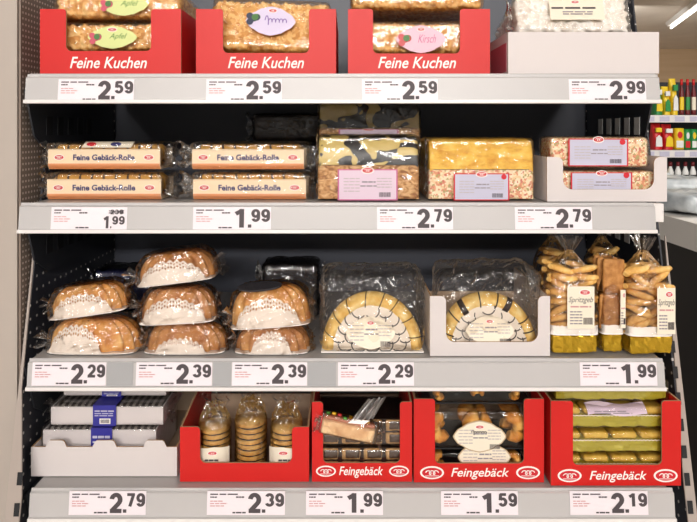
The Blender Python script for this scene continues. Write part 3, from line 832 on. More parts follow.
bundt('golden bundt cake half hidden under film, lower of two beside the cream post', 40, 135, 322, yb, zb, 51, 'golden_crust', ph=0.4, doff=-0.34, dw=0.66, dh=0.80)
bundt('golden bundt cake with lacy doily, upper of two beside the cream post', 42, 124, 288, yb + 0.006, PZ(325, yb) + 0.003, 52, 'golden_crust', tilt=R(-8), ph=1.4, frill=0.011, doff=-0.08, dw=0.88)
bundt('bundt cake blurred by crinkled film, bottom of the stack of three', 139, 224, 327, yb, zb, 53, 'dark_crust', ph=2.0, frill=0.008, dw=0.7, dh=0.5)
bundt('bundt cake with lacy doily, middle of the stack of three', 134, 214, 291, yb + 0.008, PZ(330, yb) + 0.002, 54, 'dark_crust', tilt=R(-3), ph=0.9, frill=0.011)
bundt('bundt cake with lacy doily, topmost of the stack of three', 132, 214, 254, yb + 0.014, PZ(291.5, yb + 0.008) + 0.003, 55, 'dark_crust', tilt=R(-7), ph=2.6)
bundt('bundt cake under crinkled film, lower of two beside the unboxed ring cake', 231, 310, 330, yb, zb, 56, 'dark_crust', ph=0.0, frill=0.008, dw=0.6, doff=0.0, dh=0.8)
bundt('pale bundt cake with dark seal on top, upper of two beside the unboxed ring cake', 227, 311, 289, yb + 0.006, PZ(334, yb) + 0.002, 57, 'golden_crust', True, tilt=R(-4), ph=1.1, frill=0.010, doff=-0.04, dw=0.92)

# iced ring cakes
def ring_cake(label, px0, px1, py_top, Y, z, seed, film_top, lw, stripes=False):
    s = S(Y); w = (px1 - px0) * s; h = PZ(py_top, Y) - z
    t = thing('iced_ring_cake', label, 'cake', (PX((px0 + px1) / 2, Y), Y, z), 'iced ring cakes')
    # golden crust: a fat half ring seen from its rim, leaning back
    hr = h - 0.003; n = 40
    def crust(u, v):
        a = PI * u; c = 2 * PI * v; r0 = 0.0125
        k = 1 + 0.05 * noise.noise(Vector((a * 5, c, seed)))
        rx, rz = w / 2 - r0 * 1.05, hr - r0 * 1.05
        x = (rx + r0 * k * math.cos(c)) * math.cos(a); zz = (rz + r0 * k * math.cos(c)) * math.sin(a)
        return (x, 0.024 + 0.016 * k * math.sin(c) + 0.25 * zz, 0.003 + max(0.0, zz))
    MB().grid(crust, 64, 14).build('crust', 'yellow_crust', t)
    def face(u, v):
        a = PI * u; rx, rz = (w / 2 - 0.010) * v, (hr - 0.011) * v
        x, zz = rx * math.cos(a), rz * math.sin(a)
        return (x, 0.012 + 0.25 * zz - 0.008 * math.cos(v * PI / 2), 0.003 + zz)
    ic = MB().grid(face, 40, 12).build('icing', 'icing', t)
    sc = MB()
    for j in range(6):
        for i in range(-5, 6):
            cxx = (i + 0.5 * (j % 2)) * 0.0215; czz = 0.012 + j * 0.0125
            if math.hypot(cxx / (w / 2 - 0.017), czz / (hr - 0.015)) > 1.0 or czz < 0.007: continue
            sg = -1 if cxx < 0 else 1
            pts = []
            for q in range(11):
                aa = R(-140 + 165 * q / 10)
                x, zz = cxx + sg * 0.0118 * math.cos(aa), czz + 0.0105 * math.sin(aa)
                pts.append((x, max(0.0035, zz)))
            if sg < 0: pts.reverse()
            q = squiggle(pts, 0.0009, 0)
            b = len(sc.v)
            for v in q.v:
                rr = min(1.0, math.hypot(v[0] / (w / 2 - 0.010), (v[2] - 0.003) / (hr - 0.011)))
                sc.v.append((v[0], 0.012 + 0.25 * (v[2] - 0.003) - 0.008 * math.cos(rr * PI / 2) - 0.0007, v[2]))
            for f_ in q.f: sc.face([b + k for k in f_])
    sc.build('chocolate_scales', 'choc', ic)
    # dark chocolate strokes running over the crust
    rnd = random.Random(seed); ch = MB()
    for k in range(8):
        a = PI * (k + 0.7 + rnd.uniform(-0.2, 0.2)) / 8.4; r0 = 0.0132
        rx, rz = w / 2 - 0.0132, hr - 0.0132
        wd = 0.0008 if not stripes else (0.0050 if k in (2, 5) else 0.0011)
        def st(u, v, a=a, wd=wd):
            aa = a + 0.2 * (u - 0.5) * (0.6 if not stripes else 0.3); c = PI * (-0.05 - 0.95 * u)
            x = (rx + r0 * 1.06 * math.cos(c)) * math.cos(aa); zz = (rz + r0 * 1.06 * math.cos(c)) * math.sin(aa)
            tx, tz = -math.sin(a), math.cos(a)
            return (x + tx * wd * (v - 0.5) * 2, 0.024 + 0.0172 * math.sin(c) + 0.25 * zz, 0.003 + max(0.0, zz + tz * wd * (v - 0.5) * 2))
        ch.grid(st, 12, 1)
    ch.build('chocolate_stroke', 'choc', t)
    MB().box(-w / 2, w / 2, 0.004, 0.09, 0.0003, 0.0022).build('paper_base', 'paper', t)
    Lh = h * 0.56
    L = lab(t, 'cartouche', -w * 0.02, -0.006, h * 0.40, lw, Lh, 'cream_label', None, (0.0, 0.30, 0.15, 0.13))
    L.rotation_euler = (R(-10), 0, 0)
    fh = PZ(film_top, Y) - z
    film_box(t, w + 0.010, 0.115, fh, seed, 0.0050, 0.020, (0.0055, 0.010, 0.0055), 'film_clear', -0.009, 0.0)
    return t
ring_cake('iced ring cake with dark scale lines in tall film, standing without a tray', 321, 424, 298, 0.016, Z3 + 0.0008, 61, 272, 0.078)
t, fp, W, H, s = display_tray('display_tray', 'white notched card tray holding an iced ring cake with chocolate stripes', 430, 550, 296, 0.008, Z3 + 0.0004, 0.21, 'white_card', (446, 538, 342, 0.014), 'white trays')
ring_cake('iced ring cake with broad chocolate stripes, inside the white notched tray', 441, 541, 298, 0.022, Z3 + 0.0045, 62, 268, 0.076, True)

# cookies for the bags: ribbed S-shaped piped biscuit
def cookie_mesh(L=0.046, Wd=0.016):
    mb = MB()
    n = 14
    pts = [(L * (i / n - 0.5), 0.004 * math.sin(i / n * 2 * PI), 0) for i in range(n + 1)]
    rad = [Wd / 2 * (0.55 + 0.45 * math.sin(PI * min(1, max(0, (i + 1) / (n + 2))))) for i in range(n + 1)]
    mb.tube(pts, rad, 0, 14)
    for i, v in enumerate(mb.v):
        k = i % 14
        f = 1 + (0.10 if k % 2 else -0.06)
        x, y, z = v; c = pts[min(i // 14, n)]
        mb.v[i] = (x, c[1] + (y - c[1]) * f, z * f * 0.8)
    o = mb.build('cookie', 'biscuit'); me = o.data; bpy.data.objects.remove(o)
    return me
COOK = cookie_mesh()
WAFER = (lambda o: (o.data, bpy.data.objects.remove(o))[0])(MB().rbox(0.034, 0.008, 0.056, 0.003, 0.004, lumps(9, 0.0008, 160)).build('cookie', 'brown_biscuit'))
def cookie_bag(label, px0, px1, py_neck, Y, seed, label_at, kind='piped', rotz=0.0, depth=0.06):
    s = S(Y); w = (px1 - px0) * s; z = Z3 + 0.0008
    t = thing('cookie_bag', label, 'cookies', (PX((px0 + px1) / 2, Y), Y, z), 'clear cookie bags with gold bases', (0, 0, rotz))
    gz = PZ(334, 0.01) - z; lz = PZ(327, 0.01) - z; cz = PZ(268, 0.01) - z; nz = PZ(py_neck, min(Y, 0.02)) - z
    MB().rbox(w, depth, gz, 0.006, (0.005, 0.008, 0.005), crinkle(seed, 0.0045, 34)).flat().build('gold_base', 'gold_foil', t)
    # scalloped lace band above the gold base
    def band(u, v):
        a = 2 * PI * u; c, q = math.cos(a), math.sin(a)
        x = (w / 2 + 0.001) * math.copysign(abs(c) ** 0.35, c); y = depth / 2 + (depth / 2 + 0.001) * math.copysign(abs(q) ** 0.35, q)
        return (x, y, gz - 0.002 + (lz - gz + 0.003 + 0.0015 * abs(math.sin(u * 34 * PI))) * v)
    MB().grid(band, 136, 2, closed_u=True).build('lace_band', 'paper', t)
    cr = crinkle(seed, 0.0035, 48)
    def film(u, v):
        a = 2 * PI * u; c, q = math.cos(a), math.sin(a)
        if v < 0.55: k = 1 + 0.08 * math.sin(v / 0.55 * PI)
        elif v < 0.85: k = 1 - 0.78 * ((v - 0.55) / 0.3) ** 1.3
        else: k = 0.22 + 0.35 * (v - 0.85) / 0.15
        e = 0.4 + 0.5 * v
        x = (w / 2 + 0.0015) * k * math.copysign(abs(c) ** e, c); y = depth / 2 + (depth / 2 + 0.0015) * k * math.copysign(abs(q) ** e, q)
        zz = gz + (nz - gz) * v
        r = cr(Vector((x, y, zz)), None) * min(1, v * 4) + 0.003 * math.sin(a * 9) * max(0, v - 0.55)
        return (x + r * c, y + r * q, zz)
    MB().grid(film, 60, 34, closed_u=True, smooth=False).build('clear_bag', 'film_crisp', t)
    rnd = random.Random(seed)
    if kind == 'piped':
        lay = 8
        for k in range(lay):
            for j in range(2 if w > 0.07 else 1):
                for dpt in range(2):
                    o = link('cookie', COOK, t)
                    xx = (j - 0.5) * w * 0.46 + rnd.uniform(-0.002, 0.002) if w > 0.07 else rnd.uniform(-0.003, 0.003)
                    zz = gz + 0.010 + k * (cz - gz - 0.012) / (lay - 1) * 0.97
                    up = rnd.choice((0, 0, 1, 1))
                    o.location = (xx, depth * (0.22 if dpt == 0 else 0.66), zz)
                    o.rotation_euler = (rnd.uniform(-0.4, 0.4), rnd.uniform(-0.25, 0.25) + (R(28) * up * rnd.choice((-1, 1))), rnd.uniform(-0.35, 0.35))
                    o.scale = (0.92, 0.95, 0.85)
    else:
        for k in range(2):
            for dpt in range(3):
                o = link('cookie', WAFER, t); o.location = (rnd.uniform(-0.003, 0.003), 0.006 + dpt * 0.015, gz + 0.004 + k * 0.0565)
                o.rotation_euler = (0, rnd.uniform(-0.06, 0.06), rnd.uniform(-0.1, 0.1))
    if label_at:
        cx, wz, lh, zc = label_at
        L = MB().box(-wz * s / 2, wz * s / 2, -0.0004, 0, -lh * s / 2, lh * s / 2).build('label', 'cream_label', t, ((cx - (px0 + px1) / 2) * s, -0.0055, PZ(zc, Y) - z))
        W_, H_ = wz * s, lh * s
        oval_logo(L, W_ * 0.15, -0.0009, H_ * 0.36, W_ * 0.42, H_ * 0.14)
        text('Spritzgeb', 'ink', L, 0.0, -0.0008, H_ * 0.17, w=W_ * 0.9, h=H_ * 0.17, shear=0.3, bold=0.0) if W_ > 0.02 else None
        bars(L, -0.0006, [(-W_ * 0.38, W_ * 0.38, H_ * 0.02, H_ * 0.035, 0)] + [(-W_ * 0.4, W_ * 0.05, -H_ * (0.1 + 0.07 * k), H_ * 0.03, 1) for k in range(5)], ['pale_red_ink', 'grey_ink'])
        barcode(L, -0.0006, W_ * 0.26, -H_ * 0.32, W_ * 0.34, H_ * 0.16)
    return t
cookie_bag('clear bag of piped cookies with gold base and cream label, beside the white notched tray', 551, 600, 240, 0.010, 71, (579.5, 27, 42, 306.5))
cookie_bag('clear bag of flat brown cookies with gold base, squeezed between two piped cookie bags', 602.5, 624.5, 258, 0.014, 72, (621.5, 5, 38, 308), 'wafer', 0.0, 0.055)
cookie_bag('clear bag of piped cookies with gold base, against the slotted pale upright', 629, 674.5, 240, 0.004, 73, (664.5, 18, 46, 310))
# goods in the shadow at the back of the third shelf
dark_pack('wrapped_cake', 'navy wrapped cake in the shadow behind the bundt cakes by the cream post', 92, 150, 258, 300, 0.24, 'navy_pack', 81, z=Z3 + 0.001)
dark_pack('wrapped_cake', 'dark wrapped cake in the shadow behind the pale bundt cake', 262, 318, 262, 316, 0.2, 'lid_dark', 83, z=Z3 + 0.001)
cookie_bag('clear bag of piped cookies in the shadow, behind the front cookie bags', 540, 575, 238, 0.14, 74, None)
cookie_bag('clear bag of piped cookies in the shadow, behind the bag by the upright', 592, 626, 238, 0.14, 75, None)

# ------------------------------------------------------------------ row 4
zf = Z4 + 0.0006
# low white tray with three tabs
s = S(0.03); px0, px1 = 31, 177; cx = (px0 + px1) / 2
W = (px1 - px0) * s; H = PZ(447, 0.03) - zf
ol = [(-W / 2, 0), (W / 2, 0), (W / 2, H)]
for a, b in ((144, 166), (93, 116), (46, 66)):
    A, B = (a - cx) * s, (b - cx) * s; th = 6.5 * s
    ol += [(B + 0.001, H), (B - 0.003, H + th * 0.8), (B - 0.006, H + th), (A + 0.006, H + th), (A + 0.003, H + th * 0.8), (A - 0.001, H)]
ol += [(-W / 2, H)]
display_tray('display_tray', 'low white card tray with three rounded tabs, holding navy-banded boxes', px0, px1, 447, 0.03, zf, 0.24, 'white_card', None, 'white trays', ol, H)
def banded_box(label, px0, px1, py0, z, Y, band0, seed, film=True, d=0.12, end=0.014):
    s = S(Y); w = (px1 - px0) * s; h = PZ(py0, Y) - z; cx = (px0 + px1) / 2
    t = thing('biscuit_box', label, 'biscuits', (PX(cx, Y), Y, z), 'navy-banded biscuit boxes')
    b = MB()
    b.box(-w / 2, w / 2, 0, 0.002, 0, h); b.box(-w / 2, w / 2, d - 0.002, d, 0, h); b.box(-w / 2, w / 2, 0.002, d - 0.002, 0, 0.002)
    b.box(-w / 2, -w / 2 + 0.002, 0.002, d - 0.002, 0.002, h); b.box(w / 2 - 0.002, w / 2, 0.002, d - 0.002, 0.002, h)
    b.build('carton', 'white_card', t)
    bis = MB(); 
    bis.rbox(w - 0.008, d - 0.01, h - 0.001, 0.004, (0.004, 0.01, 0.006), crinkle(seed, 0.001), at=(0, 0.005, 0.0025))
    bis.build('biscuits', 'finger_bands', t)
    bx0, bx1 = (band0[0] - cx) * s, (band0[1] - cx) * s
    bd = MB(); bd.box(bx0, bx1, -0.0046, -0.0038, 0.0, h + 0.004); bd.box(bx0, bx1, -0.0046, d * 0.9, h + 0.0042, h + 0.005)
    B = bd.build('band', 'navy_band', t)
    MB().box((bx0 + bx1) / 2 - 0.008, (bx0 + bx1) / 2 + 0.010, -0.0052, -0.0047, h * 0.12, h * 0.42).build('label', 'paper', B)
    barcode(B, -0.0053, (bx0 + bx1) / 2 + 0.001, h * 0.27, 0.014, h * 0.2)
    bars(B, -0.0048, [(bx0 + 0.003, bx1 - 0.003, h * 0.84, h * 0.07, 0), (bx0 + 0.003, bx1 - 0.005, h * 0.7, h * 0.05, 0), (bx0 + 0.003, bx1 - 0.004, h * 0.58, h * 0.05, 0)], ['bluish_label'])
    if film: film_box(t, w + 0.008, d + 0.008, h + 0.006, seed, 0.001, 0.004, mat='film', y=-0.0034, z=-0.001, frill=end)
    return t
yq = 0.055
za = zf + 0.0046
banded_box('white biscuit box with navy band, lowest, half hidden behind the tabbed tray', 43, 156, 430, za, yq, (92, 113), 91, end=0.0)
zb2 = PZ(430, yq) + 0.008
banded_box('white biscuit box with navy band and crinkled film ends, second above the tabbed tray', 51, 163, 407, zb2, yq + 0.002, (94, 117), 92)
zc2 = PZ(407, yq + 0.002) + 0.0085
banded_box('white biscuit box with navy band, topmost and set back under the shelf above', 64, 166, 391, zc2, yq + 0.028, (103, 122), 93, d=0.1)

# red tray with stacked round cookies
display_tray('display_tray', 'red notched card tray holding three clear stacks of round cookies', 180, 309, 427, 0.014, zf, 0.22, 'red_card', (200, 292, 463, 0.010), 'red trays on the bottom shelf', None, 0.115)
DISC = (lambda o: (o.data, bpy.data.objects.remove(o))[0])(
    MB().grid(lambda u, v: ((0.0255 * (1 + 0.012 * math.cos(26 * PI * u)) * min(1, 2.2 * (1 - abs(2 * v - 1)) ** 0.5) if 0 < v < 1 else 0.0) * math.cos(2 * PI * u),
                            (0.0255 * (1 + 0.012 * math.cos(26 * PI * u)) * min(1, 2.2 * (1 - abs(2 * v - 1)) ** 0.5) if 0 < v < 1 else 0.0) * math.sin(2 * PI * u), 0.0064 * v), 40, 8, closed_u=True).build('cookie', 'cookie_tan'))
FILLING = (lambda o: (o.data, bpy.data.objects.remove(o))[0])(
    MB().tube([(0, 0, -0.0014), (0, 0, 0.0010)], 0.0232, 0, 28).build('filling', 'choc'))
def cookie_stack(label, px, Y, n, seed, lbl=None, tilt=0.0):
    s = S(Y)
    t = thing('cookie_stack', label, 'cookies', (PX(px, Y), Y, zf + 0.0045), 'clear packs of stacked round cookies', (0, tilt, 0))
    rnd = random.Random(seed); h = n * 0.0088
    for k in range(n):
        o = link('cookie', DISC, t, (rnd.uniform(-0.0012, 0.0012), 0.028 + rnd.uniform(-0.001, 0.001), 0.002 + k * 0.0088), (0, 0, rnd.uniform(0, 6)))
        link('filling', FILLING, o, (0, 0, 0.0078)) if k < n - 1 else None
    cr = crinkle(seed, 0.003, 60)
    def wrap(u, v):
        a = 2 * PI * u; H = h + 0.003; q = max(0.0, (v - 0.6) / 0.4)
        r = 0.0275; rx, ry = r * (1 - 0.30 * q), r * (1 - 0.93 * q ** 1.4)
        z = H * (v / 0.6) if v < 0.6 else H + 0.036 * q
        p = Vector((rx * math.cos(a), ry * math.sin(a) + 0.028, z)); k = cr(p, None) * min(1, v * 3) * (1 + 2.5 * q)
        k += 0.003 * math.sin(9 * a + seed) * q
        k = max(k, -0.0008) if v < 0.55 else k
        return (p.x + k * math.cos(a), p.y + k * math.sin(a), z + 0.0005)
    f = MB().grid(wrap, 48, 22, closed_u=True, smooth=False)
    f.grid(lambda u, v: ((u - 0.5) * (0.042 + 0.012 * v) + 0.004 * math.sin(v * 9), 0.028 + 0.006 * math.sin(u * 16 + seed), h + 0.036 + 0.016 * v), 18, 5, smooth=False)
    f.build('clear_wrap', 'film_crisp', t)
    if lbl:
        def cl(u, v): 
            a = R(-90) + (u - 0.5) * 1.75 + lbl * 0.25
            zz = 0.010 + 0.032 * v + 0.005 * (1 - abs(2 * u - 1)) * v
            return (0.0312 * math.cos(a), 0.028 + 0.0312 * math.sin(a), zz)
        L = MB().grid(cl, 20, 4).build('label', 'cream_label', t)
        oval_logo(L, 0.004 * lbl, -0.0048, 0.038, 0.016, 0.007)
        bars(L, -0.0043, [(-0.010, 0.012, 0.0265, 0.0026, 0), (-0.008, 0.010, 0.022, 0.0018, 1), (-0.008, 0.012, 0.0185, 0.0015, 1)], ['ink', 'grey_ink'])
    return t
cookie_stack('clear stack of round cookies with cream label, nearest the white tabbed tray', 211.5, 0.024, 8, 101, 0.6)
cookie_stack('clear stack of round cookies showing nine rims, middle of the red tray', 248.5, 0.026, 9, 102)
cookie_stack('clear stack of round cookies with cream label, nearest the waffle tray', 285, 0.024, 8, 103, -0.6)
def feingebaeck(label, px0, px1, pyt, notch, tx, ty, tw, ovals, Y, ow=24, oh=13, side=None):
    t, fp, W, H, s = display_tray('display_tray', label, px0, px1, pyt, Y, zf, 0.22, 'red_card', notch, 'red trays on the bottom shelf', None, side)
    cx = (px0 + px1) / 2
    text('Feingebäck', 'paper', fp, (tx - cx) * s, -0.0006, PZ(ty, Y) - zf, w=tw * s, h=11.5 * s, bold=0.012, shear=0.25)
    for ox in ovals: oval_logo(fp, (ox - cx) * s, -0.0006, PZ(ty - 1, Y) - zf, ow * s, oh * s)
    return t
feingebaeck('red notched card tray with script lettering, holding dark waffles', 312, 412, 402, (323, 400, 463, 0.008), 361, 472, 44, (326, 399), 0.014, 20, 11)
feingebaeck('red notched card tray with script lettering, holding curved pastries with cream labels', 414, 544, 399, (435, 524, 463.5, 0.008), 480, 473.5, 58, (432, 528), 0.012)
feingebaeck('red notched card tray with script lettering, holding yellow cookie packs', 551, 681, 401, (573, 662, 465, 0.008), 618, 476.5, 57, (569.5, 665.5), 0.003)

# waffles: pack of dark chocolate squares with tan centres
def waffle_pack(label, z, h, Y, seed):
    s = S(Y); w = 88 * s
    t = thing('waffle_pack', label, 'waffles', (PX(362, Y), Y, z), 'dark waffle packs')
    nx, nz = 4, max(1, int(round(h / 0.0205)))
    cw_, chh = w / nx, h / nz
    body = MB().box(-w / 2 + 0.001, w / 2 - 0.001, 0.006, 0.09, 0.001, h - 0.001); body.build('chocolate_block', 'choc', t)
    for i in range(nx):
        for k in range(nz):
            wf = MB().rbox(cw_ * 0.84, 0.006, chh * 0.84, 0.002, 0.004, lumps(seed + i + k * 5, 0.0012, 200)).build('waffle', 'waffle', t, (-w / 2 + cw_ * (i + 0.5), 0.0022, chh * (k + 0.08)))
            MB().rbox(cw_ * 0.66, 0.004, chh * 0.62, 0.0015, 0.003, lumps(seed + i + k * 3, 0.0008, 220)).build('chocolate_square', 'choc_square', wf, (cw_ * 0.07, -0.0012, chh * 0.14))
    film_box(t, w + 0.004, 0.098, h + 0.002, seed, 0.0012, 0.005, mat='film', y=-0.003, z=-0.0004)
    return t
waffle_pack('pack of dark chocolate waffles, lower one in the red waffle tray', zf + 0.0045, 0.042, 0.026, 111)
waffle_pack('pack of dark chocolate waffles, upper one in the red waffle tray', zf + 0.0045 + 0.0445, 0.042, 0.03, 112)
# candy-topped pastry slice leaning askew on the front of the waffles
yk = 0.004
t = thing('candy_pastry_pack', 'pale pastry slice dotted with candies, wrapped in film, leaning askew on the dark waffles', 'pastry', (PX(346, yk), yk, PZ(441, yk)), None, (0, R(12), 0))
L = 54 * S(yk)
pb = MB(); pb.rbox(L, 0.017, 0.022, 0.003, (0.003, 0.005, 0.003), lumps(6, 0.0012, 170), at=(0, 0.001, 0.003)); pb.build('pastry', 'pale_pastry', t)
MB().rbox(L * 0.98, 0.016, 0.006, 0.0028, (0.003, 0.004, 0.002), crinkle(3, 0.001, 90), at=(0, 0.0015, 0.0255)).build('glaze', 'rose_glaze', t)
rnd = random.Random(5)
for k in range(8):
    cm = 'candy_green' if k % 3 == 0 else ('candy_yellow' if k % 3 == 1 else 'berry_red')
    MB().rbox(0.007, 0.006, 0.004, 0.0019, 0.002).build('candy', cm, t, (-0.036 + 0.0092 * k, 0.002 + rnd.uniform(-0.001, 0.006), 0.0295 + rnd.uniform(0, 0.003)))
film_box(t, L + 0.012, 0.0195, 0.036, 121, 0.002, 0.006, (0.004, 0.005, 0.004), 'film_crisp', -0.0005, 0.0, frill=0.010)
flap = MB().grid(lambda u, v: (0.000 + 0.034 * u + 0.020 * v - 0.006 * u * v, -0.003 + 0.006 * v + 0.003 * math.sin(u * 22), 0.034 + 0.036 * v + 0.010 * u), 12, 8, smooth=False)
flap.build('film_tail', 'film_tail', t)
lb = MB().grid(lambda u, v: (-0.004 + 0.026 * u + 0.008 * v, -0.004 + 0.002 * v, 0.030 + 0.007 * v + 0.003 * u), 6, 3).build('label', 'paper', t)

# curved pastries with cream labels
def crescent_mesh(R0=0.0160, r=0.0150):
    n = 18
    pts = [(R0 * math.cos(R(-125 + 250 * i / n)), 0, R0 * 1.15 * math.sin(R(-125 + 250 * i / n))) for i in range(n + 1)]
    rad = [r * (0.45 + 0.6 * math.sin(PI * (i + 1) / (n + 2))) * (1 + 0.05 * math.sin(i * 2.4)) for i in range(n + 1)]
    o = MB().tube(pts, rad, 0, 14).build('crescent', 'pastry_gold'); me = o.data; bpy.data.objects.remove(o); return me
CRES = crescent_mesh()
def crescent_pack(label, z, h, Y, seed, label_z, top=True):
    s = S(Y); w = 112 * s
    t = thing('crescent_pack', label, 'pastry', (PX(476.5, Y), Y, z), 'packs of curved pastries')
    MB().box(-w / 2, w / 2, 0.002, 0.1, 0.0008, 0.003).build('inner_tray', 'black', t)
    for dpt in range(2):
        for k, (q, rz) in enumerate(((-0.315, 195), (0.02, 90), (0.335, 5))):
            link('crescent', CRES, t, (q * w, 0.014 + 0.045 * dpt, h * 0.5), (0, -R(rz), 0)).scale = (min(1.0, h / 0.077), 1, min(1.0, h / 0.077))
    film_box(t, w + 0.003, 0.105, h, seed, 0.0014, 0.008, (0.004, 0.01, 0.004), 'film_clear', 0.0, 0.0)
    lab(t, 'cartouche', 0.004 if top else 0.012, -0.0050 if top else -0.0028, label_z, 50 * s, 0.047, 'cream_label', 'tan_edge', (0.0, 0.33, 0.18, 0.13) if top else None, (0.0, 0.14, 0.30, 0.13, 'ink') if top else None)
    return t
yc4 = 0.026
crescent_pack('pack of curved pastries with cream label, lower one in its red tray', zf + 0.0045, PZ(452, yc4) - zf - 0.005, yc4, 131, 0.030, False)
zu = PZ(451, yc4) + 0.0012
crescent_pack('pack of curved pastries with cream label, upper one in its red tray', zu, PZ(411, yc4) - zu, yc4, 132, PZ(435, yc4) - zu)
# a third pack lying above at the back
crescent_pack('pack of curved pastries without visible label, lying high at the back of its tray', PZ(408, yc4), 0.030, yc4 + 0.012, 134, 0.022)
o = [x for x in C.objects if x.get('label', '').startswith('pack of curved pastries without')][0]
for ch in KIDS(o):
    if ch.name.startswith('label'):
        for g in KIDS(ch): bpy.data.objects.remove(g)
        bpy.data.objects.remove(ch)

# yellow cookie packs: yellow trays of round cookies
ROUND = (lambda o: (o.data, bpy.data.objects.remove(o))[0])(MB().rbox(0.041, 0.036, 0.0115, 0.0055, 0.004, lumps(4, 0.0008, 150)).build('cookie', 'cookie_yellow'))
def yellow_pack(label, z, h, Y, seed, sheet=False):
    s = S(Y); w = 114 * s
    t = thing('yellow_cookie_pack', label, 'cookies', (PX(612, Y), Y, z), 'yellow cookie packs')
    hb = 0.022
    tr = MB(); tr.rbox(w, 0.1, hb, 0.004, (0.006, 0.01, 0.004), crinkle(seed, 0.0040, 45)); tr.flat().build('inner_tray', 'gold_dull', t)
    for dpt in range(2):
        for k in range(4):
            link('cookie', ROUND, t, (-w * 0.375 + k * w * 0.25, 0.004 + dpt * 0.045, hb - 0.002))
    zg = [(-w / 2 + 0.002 + (w - 0.004) * i / 60, hb - 0.001 + 0.0012 * (i % 2)) for i in range(61)]
    squiggle(zg, 0.0008, -0.0012).build('tray_edge', 'cream_label', t)
    film_box(t, w + 0.004, 0.106, h, seed + 3, 0.0014, 0.006, (0.005, 0.012, 0.004), 'film', -0.003, -0.0002)
    if sheet:
        L = MB().grid(lambda u, v: ((u - 0.42) * 0.095, -0.004 + 0.018 * v * v + 0.002 * math.sin(u * 9), hb + 0.002 + 0.012 * v + 0.002 * math.sin(u * 7)), 16, 5).build('label', 'lilac_label', t)
        bars(L, -0.0055, [(-0.03, 0.03, hb + 0.005, 0.0014, 0), (-0.03, 0.02, hb + 0.008, 0.0014, 0)], ['grey_ink'])
    return t
ym = 0.02; z0 = zf + 0.0045
yellow_pack('yellow pack of round cookies, bottom of the pile in its red tray', z0 + 0.0, 0.034, ym, 141)
yellow_pack('yellow pack of round cookies, second from the bottom of its red tray', z0 + 0.0375, 0.036, ym, 142)
yellow_pack('yellow pack of round cookies with lilac label sheet, third in its red tray', z0 + 0.077, 0.036, ym, 143, True)
yellow_pack('yellow pack of round cookies, topmost in the shadow over its red tray', z0 + 0.1165, 0.036, ym + 0.01, 144)

# ------------------------------------------------------------------ far side of the aisle
yf = 2.6; sf = S(yf)
FX0, FX1 = PX(640, yf), PX(697, yf) + 0.6
fu = thing('far_shelving', 'distant shelving with white price strips and bright grocery packs', 'shelving', ((FX0 + FX1) / 2, yf, 0))
hw = (FX1 - FX0) / 2
MB().box(-hw, hw, 0.40, 0.42, 0, 1.6).build('back_panel', 'bracket_dark', fu)
zfa, zfb, zfc = PZ(115, yf), PZ(150, yf), PZ(188, yf)
for zz in (zfa, zfb, zfc, 0.5):
    sh = MB().box(-hw, hw, 0.0, 0.40, zz - 0.02, zz).build('shelf', 'shelf_metal', fu)
    MB().box(-hw, hw, -0.012, -0.001, zz - 0.042, zz - 0.002).build('price_strip', 'rail_lip', sh)
    cm = MB(); k = -hw + 0.02
    while k < hw - 0.1: cm.box(k, k + 0.055, -0.0135, -0.0125, zz - 0.037, zz - 0.008); k += 0.085
    cm.build('price_tickets', 'bluish_label', sh)
def far_item(name, label, cat, kind, px0, px1, py0, z, mats, yo=0.02):
    Y = yf + yo; s = S(Y); w = (px1 - px0) * s - 0.004; h = PZ(py0, Y) - z - 0.001
    t = thing(name, label, cat, (PX((px0 + px1) / 2, Y), Y, z + 0.0008), 'groceries on the distant shelving')
    if kind == 'pouch':
        def f(u, v):
            a = 2 * PI * u; c, q = math.cos(a), math.sin(a)
            th = 0.04 * (1 - v ** 2) + 0.004
            return (w / 2 * (1 - 0.06 * math.sin(PI * v)) * math.copysign(abs(c) ** 0.4, c), 0.045 + th * q, h * v)
        MB().grid(f, 28, 10, closed_u=True).build('pouch', mats[0], t)
        MB().prism([(-w * 0.36, h * 0.12), (w * 0.36, h * 0.12), (w * 0.30, h * 0.45), (0, h * 0.55), (-w * 0.30, h * 0.45)], -0.003, 0.0).build('label', mats[1], t)
        MB().box(-w * 0.3, w * 0.3, -0.0015, 0.012, h * 0.66, h * 0.82).build('print', mats[2], t)
    elif kind == 'box':
        MB().rbox(w, 0.08, h, 0.003, 0.03).build('carton', mats[0], t)
        MB().box(-w * 0.42, w * 0.42, -0.0015, 0, h * 0.10, h * 0.42).build('label', mats[1], t)
        MB().disc(0, h * 0.68, -0.0015, w * 0.3, h * 0.16).build('print', mats[2], t)
    else:
        prof = [(0, 0), (w * 0.46, 0), (w * 0.48, h * 0.06), (w * 0.48, h * 0.60), (w * 0.30, h * 0.74), (w * 0.22, h * 0.80), (w * 0.22, h * 0.84)]
        MB().grid(lambda u, v: (prof[int(round(v * 6))][0] * math.cos(2 * PI * u), w / 2 + prof[int(round(v * 6))][0] * math.sin(2 * PI * u), prof[int(round(v * 6))][1]), 20, 6, closed_u=True).build('jar', mats[0], t)
        MB().tube([(0, w / 2, h * 0.83), (0, w / 2, h)], w * 0.27, 0, 16).build('lid', mats[2], t)
        MB().grid(lambda u, v: (w * 0.49 * math.cos(R(-160 + 140 * u)), w / 2 + w * 0.49 * math.sin(R(-160 + 140 * u)), h * (0.14 + 0.36 * v)), 14, 1).build('label', mats[1], t)
    return t
far_item('snack_pouch', 'green-based yellow snack pouch nearest the shelf end, top row of distant shelving', 'grocery', 'pouch', 655, 664, 84, zfa, ('green', 'yellow', 'white'))
